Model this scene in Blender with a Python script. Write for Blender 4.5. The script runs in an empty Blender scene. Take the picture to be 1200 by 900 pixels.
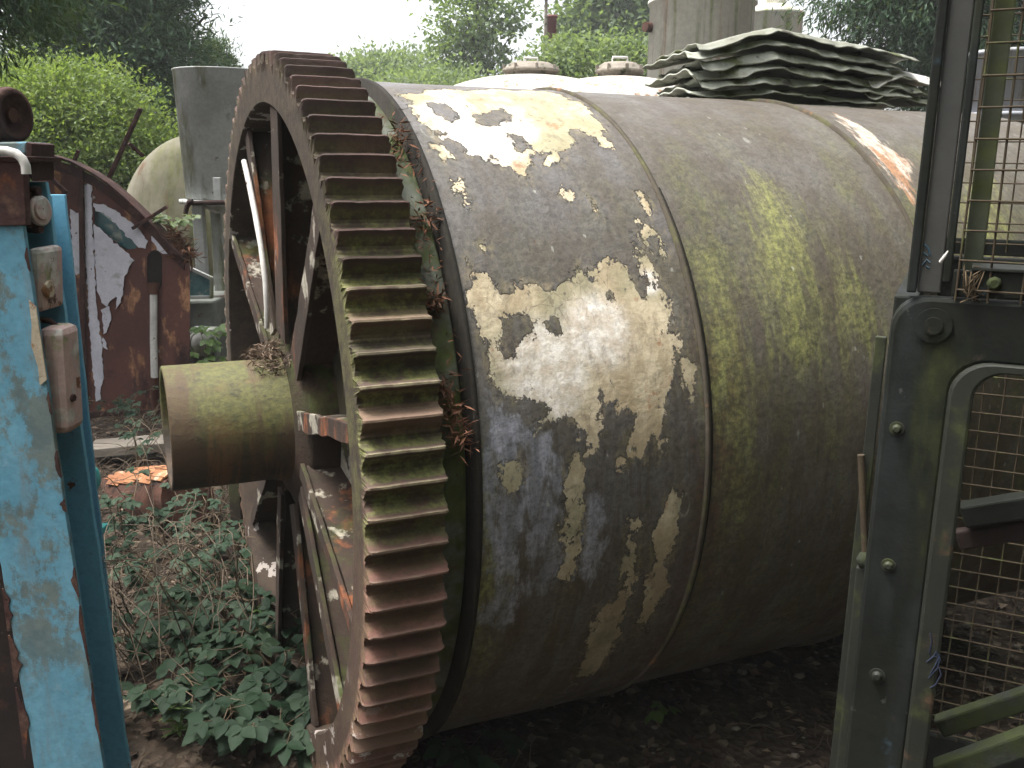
import bpy, math, random
import numpy as np
from mathutils import Vector, Matrix, noise as mnoise
random.seed(7); RNG = np.random.default_rng(11)
R = math.radians
sc = bpy.context.scene
COL = sc.collection

# ------------------------------------------------------------------ camera
F, PITCH, ROLL, H = 1085.67, R(13.015), 0.0143, 1.68      # focal length in pixels of a 1200 wide frame
cam = bpy.data.objects.new('camera', bpy.data.cameras.new('camera')); COL.objects.link(cam)
cam.data.sensor_width = 36; cam.data.lens = F / 1200 * 36
cam.data.clip_start = 0.05; cam.data.clip_end = 2000
cam.matrix_world = Matrix.Translation((0, 0, H)) @ Matrix.Rotation(R(90) - PITCH, 4, 'X') @ Matrix.Rotation(ROLL, 4, 'Z')
sc.camera = cam
CM = np.array(cam.matrix_world.to_3x3())

def ray(px, py):
    d = CM @ np.array([(px - 600) / F, -(py - 450) / F, -1.0]); return d
def at(px, py, Y):
    d = ray(px, py); p = np.array([0, 0, H]) + d * (Y / d[1]); return p
def gnd(px, py, z=0.0):
    d = ray(px, py); return np.array([0, 0, H]) + d * ((z - H) / d[2])

# ------------------------------------------------------------------ mesh helpers
class MB:
    def __init__(s): s.v = []; s.f = []; s.m = []; s.sm = []
    def add(s, vs, fs, m=0, smooth=False):
        o = len(s.v); s.v += [tuple(map(float, x)) for x in vs]
        for f in fs: s.f.append([i + o for i in f]); s.m.append(m); s.sm.append(smooth)
    def box(s, c, size, rot=None, m=0, jit=0.0):
        c = Vector(c); h = Vector(size) / 2; vs = []
        for z in (-1, 1):
            for y in (-1, 1):
                for x in (-1, 1):
                    p = Vector((x*h.x, y*h.y, z*h.z)) + Vector([random.uniform(-jit, jit) for _ in range(3)])
                    vs.append(c + (rot @ p if rot else p))
        s.add(vs, [(0,2,3,1),(4,5,7,6),(0,1,5,4),(2,6,7,3),(0,4,6,2),(1,3,7,5)], m)
    def bar(s, a, b, w, t, up=(0, 0, 1), m=0):
        a, b = Vector(a), Vector(b); d = (b - a); L = d.length; d.normalize()
        u = Vector(up); x = d.cross(u)
        if x.length < 1e-4: x = d.cross(Vector((1, 0, 0)))
        x.normalize(); y = x.cross(d)
        rot = Matrix((x, d, y)).transposed()
        s.box((a + b) / 2, (w, L, t), rot, m)
    def tube(s, pts, r, n=10, m=0, cap=True, smooth=True):
        pts = [Vector(p) for p in pts]; k = len(pts)
        rs = r if isinstance(r, (list, tuple)) else [r] * k
        t0 = (pts[1] - pts[0]).normalized()
        ref = Vector((0, 0, 1)) if abs(t0.z) < .9 else Vector((1, 0, 0))
        x = t0.cross(ref).normalized(); vs = []; fs = []
        for i, p in enumerate(pts):
            t = (pts[min(i+1, k-1)] - pts[max(i-1, 0)]).normalized()
            x = (x - t * x.dot(t)).normalized(); y = t.cross(x)
            for j in range(n):
                a = 2*math.pi*j/n; vs.append(p + (x*math.cos(a) + y*math.sin(a)) * rs[i])
        for i in range(k-1):
            for j in range(n):
                fs.append((i*n+j, i*n+(j+1) % n, (i+1)*n+(j+1) % n, (i+1)*n+j))
        s.add(vs, fs, m, smooth)
        if cap:
            s.add(vs[:n], [tuple(reversed(range(n)))], m); s.add(vs[-n:], [tuple(range(n))], m)
    def lathe(s, prof, n=48, axis='z', c=(0, 0, 0), m=0, smooth=True, a0=0, a1=2*math.pi, closed=False):
        """prof: list of (r, h)."""
        full = abs(a1 - a0 - 2*math.pi) < 1e-6; na = n if full else n + 1; vs = []; k = len(prof)
        for r, h in prof:
            for j in range(na):
                a = a0 + (a1 - a0) * j / n; p, q = r*math.cos(a), r*math.sin(a)
                v = (p, q, h) if axis == 'z' else ((h, p, q) if axis == 'x' else (q, h, p))
                vs.append((v[0]+c[0], v[1]+c[1], v[2]+c[2]))
        fs = []
        for i in range(k if closed else k-1):
            i2 = (i+1) % k
            for j in range(n):
                j2 = (j+1) % na
                fs.append((i*na+j, i*na+j2, i2*na+j2, i2*na+j))
        s.add(vs, fs, m, smooth)
    def prism(s, poly, back, m=0):
        """poly: 3d outline; back: offset vector."""
        n = len(poly); b = Vector(back); p = [Vector(q) for q in poly]
        vs = p + [q + b for q in p]
        fs = [tuple(range(n)), tuple(reversed(range(n, 2*n)))] + [(i, n+i, n+(i+1) % n, (i+1) % n) for i in range(n)]
        s.add(vs, fs, m)
    def ring(s, outer, inner, back, m=0):
        """plate with a hole: outer, inner loops of equal length."""
        n = len(outer); b = Vector(back); o = [Vector(q) for q in outer]; i_ = [Vector(q) for q in inner]
        vs = o + i_ + [q+b for q in o] + [q+b for q in i_]; fs = []
        for k in range(n):
            l = (k+1) % n
            fs += [(k, l, n+l, n+k), (2*n+k, 3*n+k, 3*n+l, 2*n+l), (k, 2*n+k, 2*n+l, l), (n+k, n+l, 3*n+l, 3*n+k)]
        s.add(vs, fs, m)
    def build(s, name, mats, parent=None, loc=None, bevel=0.0, attrs=None, smooth_angle=None, recalc=True):
        me = bpy.data.meshes.new(name)
        off = np.array(loc) if loc is not None else np.zeros(3)
        v = np.array(s.v, float).reshape(-1, 3) - off
        me.from_pydata(v.tolist(), [], s.f)
        mats = mats if isinstance(mats, (list, tuple)) else [mats]
        for mt in mats: me.materials.append(mt)
        me.polygons.foreach_set('material_index', s.m); me.polygons.foreach_set('use_smooth', s.sm)
        if attrs:
            for k, arr in attrs.items():
                at_ = me.attributes.new(k, 'FLOAT', 'POINT'); at_.data.foreach_set('value', np.asarray(arr, np.float32))
        if recalc:
            import bmesh
            bm = bmesh.new(); bm.from_mesh(me); bmesh.ops.recalc_face_normals(bm, faces=bm.faces); bm.to_mesh(me); bm.free()
        me.update()
        o = bpy.data.objects.new(name, me); COL.objects.link(o)
        if parent is not None: o.parent = parent
        elif loc is not None: o.location = loc
        if bevel:
            b = o.modifiers.new('bevel', 'BEVEL'); b.width = bevel; b.segments = 2; b.limit_method = 'ANGLE'; b.angle_limit = R(40)
        return o

def tag(o, label=None, cat=None, group=None, kind=None):
    if label: o['label'] = label
    if cat: o['category'] = cat
    if group: o['group'] = group
    if kind: o['kind'] = kind
    return o
def empty(name, loc, label, cat, group=None, rz=0.0):
    o = bpy.data.objects.new(name, None); COL.objects.link(o); o.location = loc; o.rotation_euler = (0, 0, rz)
    o.empty_display_size = .1
    return tag(o, label, cat, group)

# ------------------------------------------------------------------ materials
def srgb(r, g, b):
    f = lambda c: ((c/255+.055)/1.055)**2.4 if c > 10 else c/255/12.92
    return (f(r), f(g), f(b), 1)
class NT:
    def __init__(s, name):
        s.mat = bpy.data.materials.new(name); s.mat.use_nodes = True
        s.t = s.mat.node_tree; s.n = s.t.nodes; s.l = s.t.links
        s.bsdf = s.n['Principled BSDF']; s.out = s.n['Material Output']; s.tc = None
    def link(s, a, b): s.l.new(a, b)
    def coord(s, kind='Object'):
        if s.tc is None: s.tc = s.n.new('ShaderNodeTexCoord')
        return s.tc.outputs[kind]
    def mapped(s, stretch=(1, 1, 1), off=(0, 0, 0), src=None):
        m = s.n.new('ShaderNodeMapping'); m.inputs['Scale'].default_value = stretch; m.inputs['Location'].default_value = off
        s.link(src if src is not None else s.coord(), m.inputs['Vector']); return m.outputs[0]
    def noise(s, scale, detail=6, rough=.6, stretch=(1, 1, 1), dist=0, off=None, src=None):
        t = s.n.new('ShaderNodeTexNoise'); t.inputs['Scale'].default_value = scale; t.inputs['Detail'].default_value = detail
        t.inputs['Roughness'].default_value = rough; t.inputs['Distortion'].default_value = dist
        off = off if off is not None else (random.uniform(-9, 9), random.uniform(-9, 9), random.uniform(-9, 9))
        s.link(s.mapped(stretch, off, src), t.inputs['Vector']); return t.outputs[0]
    def vor(s, scale, feature='F1', out='Distance', stretch=(1, 1, 1), rnd=1):
        t = s.n.new('ShaderNodeTexVoronoi'); t.inputs['Scale'].default_value = scale; t.feature = feature
        t.inputs['Randomness'].default_value = rnd
        s.link(s.mapped(stretch), t.inputs['Vector']); return t.outputs[out]
    def math(s, op, a, b=None, clamp=False):
        m = s.n.new('ShaderNodeMath'); m.operation = op; m.use_clamp = clamp
        for i, x in enumerate((a, b)):
            if x is None: continue
            if isinstance(x, (int, float)): m.inputs[i].default_value = x
            else: s.link(x, m.inputs[i])
        return m.outputs[0]
    def rng(s, x, lo, hi, a=0, b=1, smooth=True):
        m = s.n.new('ShaderNodeMapRange'); m.interpolation_type = 'SMOOTHSTEP' if smooth else 'LINEAR'
        s.link(x, m.inputs[0])
        for i, v in enumerate((lo, hi, a, b)): m.inputs[i+1].default_value = v
        return m.outputs[0]
    def mix(s, f, a, b, mode='MIX'):
        m = s.n.new('ShaderNodeMix'); m.data_type = 'RGBA'; m.blend_type = mode
        for i, x in ((0, f), (6, a), (7, b)):
            if isinstance(x, (int, float)): m.inputs[i].default_value = x
            elif isinstance(x, tuple): m.inputs[i].default_value = x if len(x) == 4 else x + (1,)
            else: s.link(x, m.inputs[i])
        return m.outputs[2]
    def attr(s, name):
        a = s.n.new('ShaderNodeAttribute'); a.attribute_name = name; return a.outputs['Fac']
    def up(s, lo=.2, hi=.8):
        g = s.n.new('ShaderNodeNewGeometry'); x = s.n.new('ShaderNodeSeparateXYZ'); s.link(g.outputs['Normal'], x.inputs[0])
        return s.rng(x.outputs[2], lo, hi)
    def objz(s, axis=2):
        x = s.n.new('ShaderNodeSeparateXYZ'); s.link(s.coord(), x.inputs[0]); return x.outputs[axis]
    def bump(s, h, strength=.5, dist=.01, prev=None):
        b = s.n.new('ShaderNodeBump'); b.inputs['Strength'].default_value = strength; b.inputs['Distance'].default_value = dist
        s.link(h, b.inputs['Height'])
        if prev is not None: s.link(prev, b.inputs['Normal'])
        return b.outputs[0]
    def finish(s, col, rough=.8, normal=None, spec=.3, metal=0.0):
        s.set('Base Color', col); s.set('Roughness', rough); s.set('Specular IOR Level', spec); s.set('Metallic', metal)
        if normal is not None: s.link(normal, s.bsdf.inputs['Normal'])
        return s.mat
    def set(s, k, v):
        i = s.bsdf.inputs[k]
        if isinstance(v, (int, float)): i.default_value = v
        elif isinstance(v, tuple): i.default_value = v if len(v) == 4 else v + (1,)
        else: s.link(v, i)

def weathered(name, c1, c2, scale=6, layers=(), rough=.8, bumps=((30, .3, .004),), spec=.25, stretch=(1, 1, 1)):
    """two base tones mixed by noise, then layers of (colour, scale, lo, hi, options)"""
    t = NT(name)
    col = t.mix(t.rng(t.noise(scale, 8, .65, stretch), .35, .65), c1, c2)
    fine = t.noise(scale*9, 5, .7)
    col = t.mix(t.rng(fine, .3, .75, 0, .45), col, tuple(x*.55 for x in c1[:3]) + (1,))
    for L in layers:
        c, s_, lo, hi = L[:4]; o = L[4] if len(L) > 4 else {}
        m = t.rng(t.noise(s_, o.get('detail', 9), o.get('rough', .62), o.get('stretch', (1, 1, 1)), o.get('dist', 0)), lo, hi)
        if 'up' in o: m = t.math('MULTIPLY', m, t.up(*o['up']))
        if 'z' in o: m = t.math('MULTIPLY', m, t.rng(t.objz(o.get('axis', 2)), *o['z']))
        if 'amt' in o: m = t.math('MULTIPLY', m, o['amt'])
        c2_ = t.mix(t.rng(t.noise(s_*5, 4), .35, .65), c, tuple(x*o.get('var', .6) for x in c[:3]) + (1,))
        col = t.mix(m, col, c2_)
    nrm = None
    for sc_, st, d in bumps: nrm = t.bump(t.noise(sc_, 6, .65), st, d, nrm)
    return t.finish(col, rough, nrm, spec)

RUST = (.075, .030, .018, 1); RUST_D = (.035, .016, .012, 1); RUST_L = (.17, .062, .025, 1)
MOSS = (.060, .078, .018, 1); MOSS_D = (.028, .036, .012, 1); CREAM = (.50, .44, .33, 1)
m_rust = weathered('rusty steel', RUST, RUST_D, 5, [(RUST_L, 8, .55, .75, {'amt': .6})], .85, ((40, .5, .004), (200, .3, .001)))
m_rust_dark = weathered('dark rusty steel', RUST_D, (.02, .014, .012, 1), 5, [(RUST, 9, .55, .7, {'amt': .7})], .85, ((40, .5, .004),))
m_rib = weathered('flaking gear spoke', (.052, .034, .025, 1), (.032, .023, .018, 1), 6,
    [((.24, .085, .038, 1), 6, .53, .64, {'stretch': (1, 1, .4)}), ((.34, .31, .25, 1), 8, .57, .62, {'detail': 11}), (MOSS, 6, .45, .7, {'up': (.1, .8)})], .88, ((35, .6, .006), (160, .4, .002)))
m_head = weathered('flaking drum end plate', (.070, .054, .038, 1), (.040, .032, .024, 1), 5,
    [((.095, .10, .045, 1), 3, .46, .62), ((.36, .33, .27, 1), 5, .53, .57, {'detail': 12}), ((.19, .075, .035, 1), 6, .57, .66), ((.022, .018, .014, 1), 7, .58, .68)], .88, ((35, .6, .006), (160, .4, .002)))
m_trun = None
m_bramble_stem = weathered('dry bramble stem', (.16, .115, .07, 1), (.09, .065, .04, 1), 20, (), .8, ())
m_white = weathered('old white paint', (.62, .60, .56, 1), (.48, .46, .43, 1), 9, [(RUST, 22, .63, .70), ((.25, .24, .21, 1), 12, .55, .75, {'amt': .6})], .6, ((50, .25, .002),))

# ------------------------------------------------------------------ the big geared drum
PSI = 0.4275
AX = np.array([math.cos(PSI), math.sin(PSI), 0]); UX = np.array([-math.sin(PSI), math.cos(PSI), 0])
GC = np.array([-0.6823, 2.5715, H - 0.7061]); RG, RD = 1.0, 0.9381
mill = empty('geared_drum', (GC[0], GC[1], 0), 'huge rusty steel drum with peeling grey paint and a toothed gear ring around its end', 'drum', rz=PSI)
ZC = GC[2]
def drum_uv(px, py, rad=RD):
    """pixel -> (s, angle) on the drum surface; angle 0 faces the viewer, 90 degrees is the crest"""
    d = ray(px, py); o = np.array([0, 0, H]) - GC
    dn = d - AX*(d@AX); on = o - AX*(o@AX)
    A, B, C = dn@dn, 2*dn@on, on@on - rad*rad; D = max(B*B - 4*A*C, 0)
    t = (-B - math.sqrt(D)) / (2*A); X = o + d*t
    return float(X@AX), math.atan2(X[2], -(X@UX))
def cyl(s, r, th):  # local coordinates of the drum root
    return (s, -r*math.cos(th), ZC + r*math.sin(th))

def polysd(P, poly):
    """signed distance (positive inside) of points P (n,2) to polygon (m,2)"""
    poly = np.asarray(poly); a = poly; b = np.roll(poly, -1, 0)
    dmin = np.full(len(P), 1e9); ins = np.zeros(len(P), bool)
    for p, q in zip(a, b):
        e = q - p; w = P - p; t = np.clip((w@e) / max(e@e, 1e-12), 0, 1)
        dmin = np.minimum(dmin, np.linalg.norm(w - t[:, None]*e, axis=1))
        c = ((p[1] > P[:, 1]) != (q[1] > P[:, 1]))
        with np.errstate(divide='ignore', invalid='ignore'):
            xi = (q[0]-p[0]) * (P[:, 1]-p[1]) / (q[1]-p[1]) + p[0]
        ins ^= c & (P[:, 0] < xi)
    return np.where(ins, dmin, -dmin)
def pl(s): return [tuple(map(float, t.split(','))) for t in s.split()]
def surf(poly): return np.array([(u, RD*v) for u, v in (drum_uv(*p) for p in poly)])
def field(P, polys):
    f = np.full(len(P), -1.0)
    for q in polys: f = np.maximum(f, polysd(P, surf(pl(q))))
    return f

CREAM_P = [
 "470,113 500,107 560,104 640,107 680,119 706,150 713,174 690,160 668,152 672,166 655,184 641,192 648,178 625,180 616,208 600,197 575,188 548,178 530,168 512,152 488,134",
 "495,140 512,148 522,166 508,160", "505,168 522,172 532,186 520,186", "528,212 541,214 545,228 532,226", "546,234 551,235 550,240 546,239",
 "548,305 568,327 592,344 614,333 652,333 679,311 697,320 706,309 723,307 737,322 755,347 761,365 781,391 799,400 792,422 783,445 783,463 775,495 775,529 767,521 767,500 751,535 729,543 735,516 748,484 724,484 705,460 700,489 703,535 692,532 684,500 665,487 623,503 644,479 628,468 585,460 575,436 560,400 546,347",
 "743,271 755,276 770,307 772,329 783,356 788,390 790,402 768,384 759,347 750,316",
 "746,225 753,228 761,249 754,246", "750,260 772,276 764,272", "775,285 781,302 777,300", "687,226 694,232 706,253 698,247", "662,222 668,228 664,229", "566,289 571,293 566,295",
 "687,532 676,564 681,596 676,644 671,671 658,690 655,644 665,596 663,553 672,536",
 "788,580 799,585 796,617 791,633 783,655 777,687 767,719 756,743 745,745 756,708 764,676 767,644 772,617",
 "740,612 753,612 748,649 743,687 729,724 719,751 703,783 676,793 692,751 705,711 729,692 735,649",
 "585,548 600,542 606,560 596,572 590,566", "800,420 815,430 812,470 803,460"]
HOLE_P = ["588,360 610,370 628,376 624,398 604,410 596,424 590,420 588,395", "646,378 656,380 654,388 647,388", "710,343 720,345 716,351 711,350",
 "500,118 522,122 540,136 528,142 508,132", "560,128 590,126 600,140 575,150 556,142", "600,158 616,160 622,172 606,176"]
WHITE_P = [("640,430", .10), ("700,388", .085), ("560,160", .10), ("525,130", .06), ("600,150", .06), ("575,185", .05), ("760,330", .03), ("660,470", .04)]  # near-white primer spots; the first two also paint in sun flecks
PALE_P = ["562,470 590,480 625,500 650,560 655,640 640,690 600,735 570,725 563,600", "683,580 705,585 712,640 700,675 684,668"]
ALGAE_P = ["823,300 838,300 868,411 872,520 865,600 845,600 835,500 826,420", "888,205 903,212 930,280 948,350 956,420 935,430 915,410 900,340 886,270", "980,300 1005,330 1020,400 1000,420 985,350",
 "560,540 575,760 560,800 545,790", "1125,225 1165,215 1172,310 1130,318"]
ORANGE_P = ["975,130 1000,142 1040,170 1068,190 1068,235 1040,200 1010,165"]

def shell(name, s0, s1, ds, label, mat, rad=RD, lo=-150, hi=210):
    ns = max(2, int((s1-s0)/ds)+1); nt = int(R(hi-lo)*rad/ds)
    S = np.linspace(s0, s1, ns); T = np.linspace(R(lo), R(hi), nt)
    SS, TT = np.meshgrid(S, T, indexing='ij'); rr = np.full_like(SS, rad)
    # dents and waviness of old rolled plate
    k = np.array([mnoise.noise((a*3.1, math.cos(b)*2.6+5, math.sin(b)*2.6)) for a, b in zip(SS.ravel(), TT.ravel())]).reshape(SS.shape)
    rr = rr + k*.0065
    mb = MB()
    V = np.stack([SS, -rr*np.cos(TT), ZC + rr*np.sin(TT)], -1).reshape(-1, 3)
    idx = np.arange(ns*nt).reshape(ns, nt)
    F_ = np.stack([idx[:-1, :-1], idx[1:, :-1], idx[1:, 1:], idx[:-1, 1:]], -1).reshape(-1, 4)
    mb.v = V.tolist(); mb.f = F_.tolist(); mb.m = [0]*len(F_); mb.sm = [True]*len(F_)
    P = np.stack([SS.ravel(), RD*TT.ravel()], 1)
    cream = field(P, CREAM_P); hole = field(P, HOLE_P); cream = np.minimum(cream, np.where(hole > -.5, -hole, 1))
    pale = field(P, PALE_P); alg = field(P, ALGAE_P); org = field(P, ORANGE_P)
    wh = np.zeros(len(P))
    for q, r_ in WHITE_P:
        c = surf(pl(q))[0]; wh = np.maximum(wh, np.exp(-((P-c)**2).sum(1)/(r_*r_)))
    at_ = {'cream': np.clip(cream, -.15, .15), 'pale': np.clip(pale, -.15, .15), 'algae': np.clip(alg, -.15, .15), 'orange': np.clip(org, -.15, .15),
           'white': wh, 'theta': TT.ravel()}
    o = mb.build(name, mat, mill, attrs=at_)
    if label: o['label'] = label
    return o

def shell_material(name, grey1, grey2, brownness, greenness, roughlo):
    t = NT(name)
    c = t.coord()
    # coordinates stretched along the drum so that stains run down round the curve
    run = (3.0, .55, .55)
    big = t.noise(2.2, 6, .6); mid = t.noise(7, 8, .65); run1 = t.noise(5, 7, .62, run); run2 = t.noise(11, 8, .6, (3.2, .45, .45)); fine = t.noise(60, 6, .7)
    col = t.mix(t.rng(mid, .35, .68), grey1, grey2)
    # brown grime run
    low = t.rng(t.attr('theta'), .35, -.60)
    drip = t.math('MULTIPLY', t.rng(t.noise(13, 9, .66, (3.4, .28, .28)), .52, .66), t.rng(t.attr('theta'), .95, -.1))
    col = t.mix(t.math('MULTIPLY', drip, .55), col, (.050, .034, .024))
    bm_ = t.math('MULTIPLY', t.rng(run1, .42, .68), t.math('ADD', t.math('MULTIPLY', low, .75), brownness), True)
    col = t.mix(bm_, col, t.mix(t.rng(mid, .4, .6), (.058, .036, .022), (.085, .068, .038)))
    # green algae film
    am = t.math('MULTIPLY', t.rng(t.noise(4, 8, .68, (2.2, .7, .7)), .44, .74), greenness)
    am = t.math('MULTIPLY', am, t.rng(t.attr('theta'), 1.35, .7))
    col = t.mix(am, col, t.mix(t.rng(fine, .35, .65), (.145, .145, .055), (.085, .088, .040)))
    ap = t.rng(t.math('ADD', t.attr('algae'), t.math('MULTIPLY', t.math('SUBTRACT', t.noise(13, 10, .74, (3.2, .42, .42)), .5), .40)), -.06, .08)
    col = t.mix(t.math('MULTIPLY', ap, .92), col, t.mix(t.rng(fine, .35, .65), (.255, .26, .085), (.15, .155, .06)))
    # pale bluish bare primer
    pm = t.rng(t.math('ADD', t.attr('pale'), t.math('MULTIPLY', t.math('SUBTRACT', t.noise(10, 8, .62, (1.6, .7, .7)), .5), .28)), -.012, .022)
    col = t.mix(t.math('MULTIPLY', t.math('MULTIPLY', pm, .9), t.rng(t.noise(9, 9, .68, (1.8, .6, .6)), .60, .46)), col, t.mix(t.rng(run2, .35, .65), (.34, .345, .40), (.19, .195, .225)))
    mo = t.math('MULTIPLY', t.rng(t.noise(8, 11, .68, (1.5, .8, .8)), .50, .60), t.rng(t.attr('theta'), -.40, -.72))
    col = t.mix(t.math('MULTIPLY', mo, brownness*1.9, True), col, t.mix(t.rng(fine, .4, .6), (.17, .135, .085), (.11, .055, .03)))
    sx3 = t.objz(0)
    rb = t.math('MULTIPLY', t.math('MULTIPLY', t.rng(sx3, .735, .812), t.rng(sx3, .99, .86)), t.math('MULTIPLY', t.rng(t.noise(9, 10, .72, (1.8, .6, .6)), .40, .60), t.rng(t.attr('theta'), .75, .0)))
    col = t.mix(t.math('MULTIPLY', rb, .8), col, t.mix(t.rng(fine, .35, .65), (.105, .052, .034), (.058, .034, .026)))
    # flaked-off paint showing cream and tan primer, some sun flecks painted near-white
    edge = t.math('MULTIPLY', t.math('SUBTRACT', t.noise(15, 12, .70, (1.1, .8, .8)), .5), .15)
    edge2 = t.math('MULTIPLY', t.math('SUBTRACT', t.noise(55, 7, .72), .5), .042)
    sd = t.math('ADD', t.math('ADD', t.attr('cream'), edge), edge2)
    holes = t.rng(t.math('ADD', t.noise(26, 10, .72, (1.3, .8, .8)), t.math('MULTIPLY', t.attr('cream'), -.9)), .60, .615)
    cm = t.math('MULTIPLY', t.rng(sd, -.0010, .0014), t.math('SUBTRACT', 1.0, holes))
    film = t.math('MULTIPLY', t.rng(t.math('ADD', t.attr('cream'), t.math('MULTIPLY', t.math('SUBTRACT', t.noise(15, 12, .74, (1.5, .7, .7)), .5), .20)), -.022, .004), t.rng(t.noise(38, 8, .75, (1.4, .7, .7)), .42, .58))
    col = t.mix(t.math('MULTIPLY', film, .75), col, t.mix(t.rng(t.noise(10, 8, .7), .4, .6), (.24, .195, .125), (.17, .145, .085)))
    tan = t.mix(t.rng(t.noise(9, 8, .66, (1.4, .7, .7)), .34, .62), (.58, .50, .355), (.37, .295, .185))
    tan = t.mix(t.rng(t.noise(5, 8, .66), .46, .62, 0, .75), tan, (.26, .245, .15))
    tan = t.mix(t.rng(t.noise(14, 8, .7), .60, .68, 0, .8), tan, (.30, .15, .075))
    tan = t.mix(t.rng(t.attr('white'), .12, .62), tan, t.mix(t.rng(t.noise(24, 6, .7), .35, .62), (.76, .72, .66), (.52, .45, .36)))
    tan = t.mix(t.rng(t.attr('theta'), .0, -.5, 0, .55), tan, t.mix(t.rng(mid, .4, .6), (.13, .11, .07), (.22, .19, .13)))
    ck = t.math('ADD', t.vor(15, 'DISTANCE_TO_EDGE'), t.math('MULTIPLY', t.math('SUBTRACT', t.noise(40, 6, .7), .5), .16))
    tan = t.mix(t.math('MULTIPLY', t.rng(ck, .016, .002), t.rng(t.noise(6), .46, .60, 0, .55)), tan, (.15, .12, .085))
    tan = t.mix(t.rng(t.noise(70, 5, .7), .66, .74, 0, .45), tan, (.13, .10, .07))
    col = t.mix(cm, col, tan)
    # thin dark line where the paint lifts
    rim = t.math('MULTIPLY', t.math('MULTIPLY', t.rng(sd, -.007, -.001), t.rng(sd, .002, .0)), t.rng(t.noise(25, 5), .40, .62))
    col = t.mix(t.math('MULTIPLY', rim, .42), col, (.032, .026, .022))
    # orange and white bare patch on the far plate
    om = t.rng(t.math('ADD', t.attr('orange'), t.math('MULTIPLY', t.math('SUBTRACT', t.noise(16, 9, .7, (2.6, .6, .6)), .5), .16)), -.01, .01)
    col = t.mix(om, col, t.mix(t.rng(run2, .42, .58), (.36, .19, .10), (.52, .45, .37)))
    # rust freckles, lichen specks, bird lime
    col = t.mix(t.rng(t.noise(45, 7, .7), .66, .72, 0, .8), col, (.13, .055, .025))
    vs = t.vor(34, stretch=(1, .6, .6)); sel = t.vor(34, 'F1', 'Color', stretch=(1, .6, .6)); sx = t.n.new('ShaderNodeSeparateColor'); t.link(sel, sx.inputs[0])
    spk = t.math('MULTIPLY', t.rng(t.math('ADD', vs, t.math('MULTIPLY', t.noise(120, 5, .8), .55)), .42, .36), t.rng(sx.outputs[0], .86, .9, smooth=False))
    col = t.mix(t.math('MULTIPLY', spk, .55), col, (.42, .42, .37))
    vs2 = t.vor(8.5, stretch=(1, .5, .5)); sel2 = t.vor(8.5, 'F1', 'Color', stretch=(1, .5, .5)); sy = t.n.new('ShaderNodeSeparateColor'); t.link(sel2, sy.inputs[0])
    rg = t.math('MULTIPLY', t.math('MULTIPLY', t.rng(vs2, .10, .12), t.rng(vs2, .155, .135)), t.math('MULTIPLY', t.rng(sy.outputs[1], .82, .86, smooth=False), t.rng(t.noise(30), .4, .6)))
    col = t.mix(t.math('MULTIPLY', rg, .45), col, (.36, .37, .32))
    col = t.mix(t.rng(t.noise(24, 9, .75, (1.5, .8, .8)), .50, .68, 0, .38), col, (.040, .036, .028))
    col = t.mix(t.rng(t.noise(32, 9, .75, (2.2, .5, .5)), .56, .70, 0, .22), col, (.30, .285, .25))
    ncm = t.math('SUBTRACT', 1.0, t.math('MULTIPLY', cm, .65))
    col = t.mix(t.math('MULTIPLY', t.rng(t.noise(85, 4, .8), .48, .62, 0, .42), ncm), col, (.035, .031, .026))
    col = t.mix(t.math('MULTIPLY', t.rng(fine, .35, .75, 0, .45), ncm), col, (.03, .028, .024))
    h = t.math('ADD', t.math('MULTIPLY', t.rng(sd, -.006, .001), -1.0), t.math('MULTIPLY', mid, .5))
    n1 = t.bump(h, .9, .008); n2 = t.bump(fine, .6, .003, n1); n3 = t.bump(t.noise(3.5, 4), .35, .02, n2)
    rough = t.mix(cm, t.mix(t.rng(mid, .3, .7), (roughlo,)*3, (roughlo+.25,)*3), (.85,)*3)
    return t.finish(col, rough, n3, .35)

m_sh1 = shell_material('flaking grey paint', (.132, .124, .118), (.098, .084, .070), .36, .30, .42)
m_sh2 = shell_material('algae stained grey plate', (.118, .106, .090), (.088, .072, .054), .45, .95, .45)
S1, S2, S3, SE = .2512, .8215, 1.5919, 2.55
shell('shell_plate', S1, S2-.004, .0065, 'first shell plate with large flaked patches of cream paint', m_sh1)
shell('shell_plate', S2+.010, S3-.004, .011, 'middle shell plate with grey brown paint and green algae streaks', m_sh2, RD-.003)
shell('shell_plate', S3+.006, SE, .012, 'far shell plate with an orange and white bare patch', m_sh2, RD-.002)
m_lip = weathered('dirty rolled lip', (.075, .062, .045, 1), (.05, .042, .03, 1), 7, [((.10, .10, .04, 1), 9, .5, .7), ((.22, .12, .06, 1), 10, .6, .7)], .85, ((50, .5, .004),))
m_grime = weathered('black grime', (.018, .016, .013, 1), (.03, .026, .02, 1), 9, [(MOSS, 8, .58, .75)], .95, ((60, .6, .004),))
m_collar = weathered('pale green collar paint', (.155, .165, .14, 1), (.09, .10, .075, 1), 8, [(MOSS, 6, .46, .62), ((.07, .05, .03, 1), 11, .55, .7)], .75, ((50, .4, .004),))
for s_, wdt, nm in ((S2, .018, 'shell_seam'), (S3, .012, 'shell_seam')):
    mb = MB(); mb.lathe([(RD-.012, s_-.004), (RD+.006, s_-.003), (RD+.009, s_+.002), (RD+.006, s_+wdt*.55), (RD-.012, s_+wdt*.6)], 220, 'x', (0, 0, ZC)); mb.build(nm, m_lip, mill)
    mb = MB(); mb.lathe([(RD-.010, s_+wdt*.6+.0005), (RD-.0005, s_+wdt*.6+.001), (RD-.0005, s_+wdt*.6+.009), (RD-.012, s_+wdt*.6+.0095)], 220, 'x', (0, 0, ZC)); mb.build('seam_gap', m_grime, mill)
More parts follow.
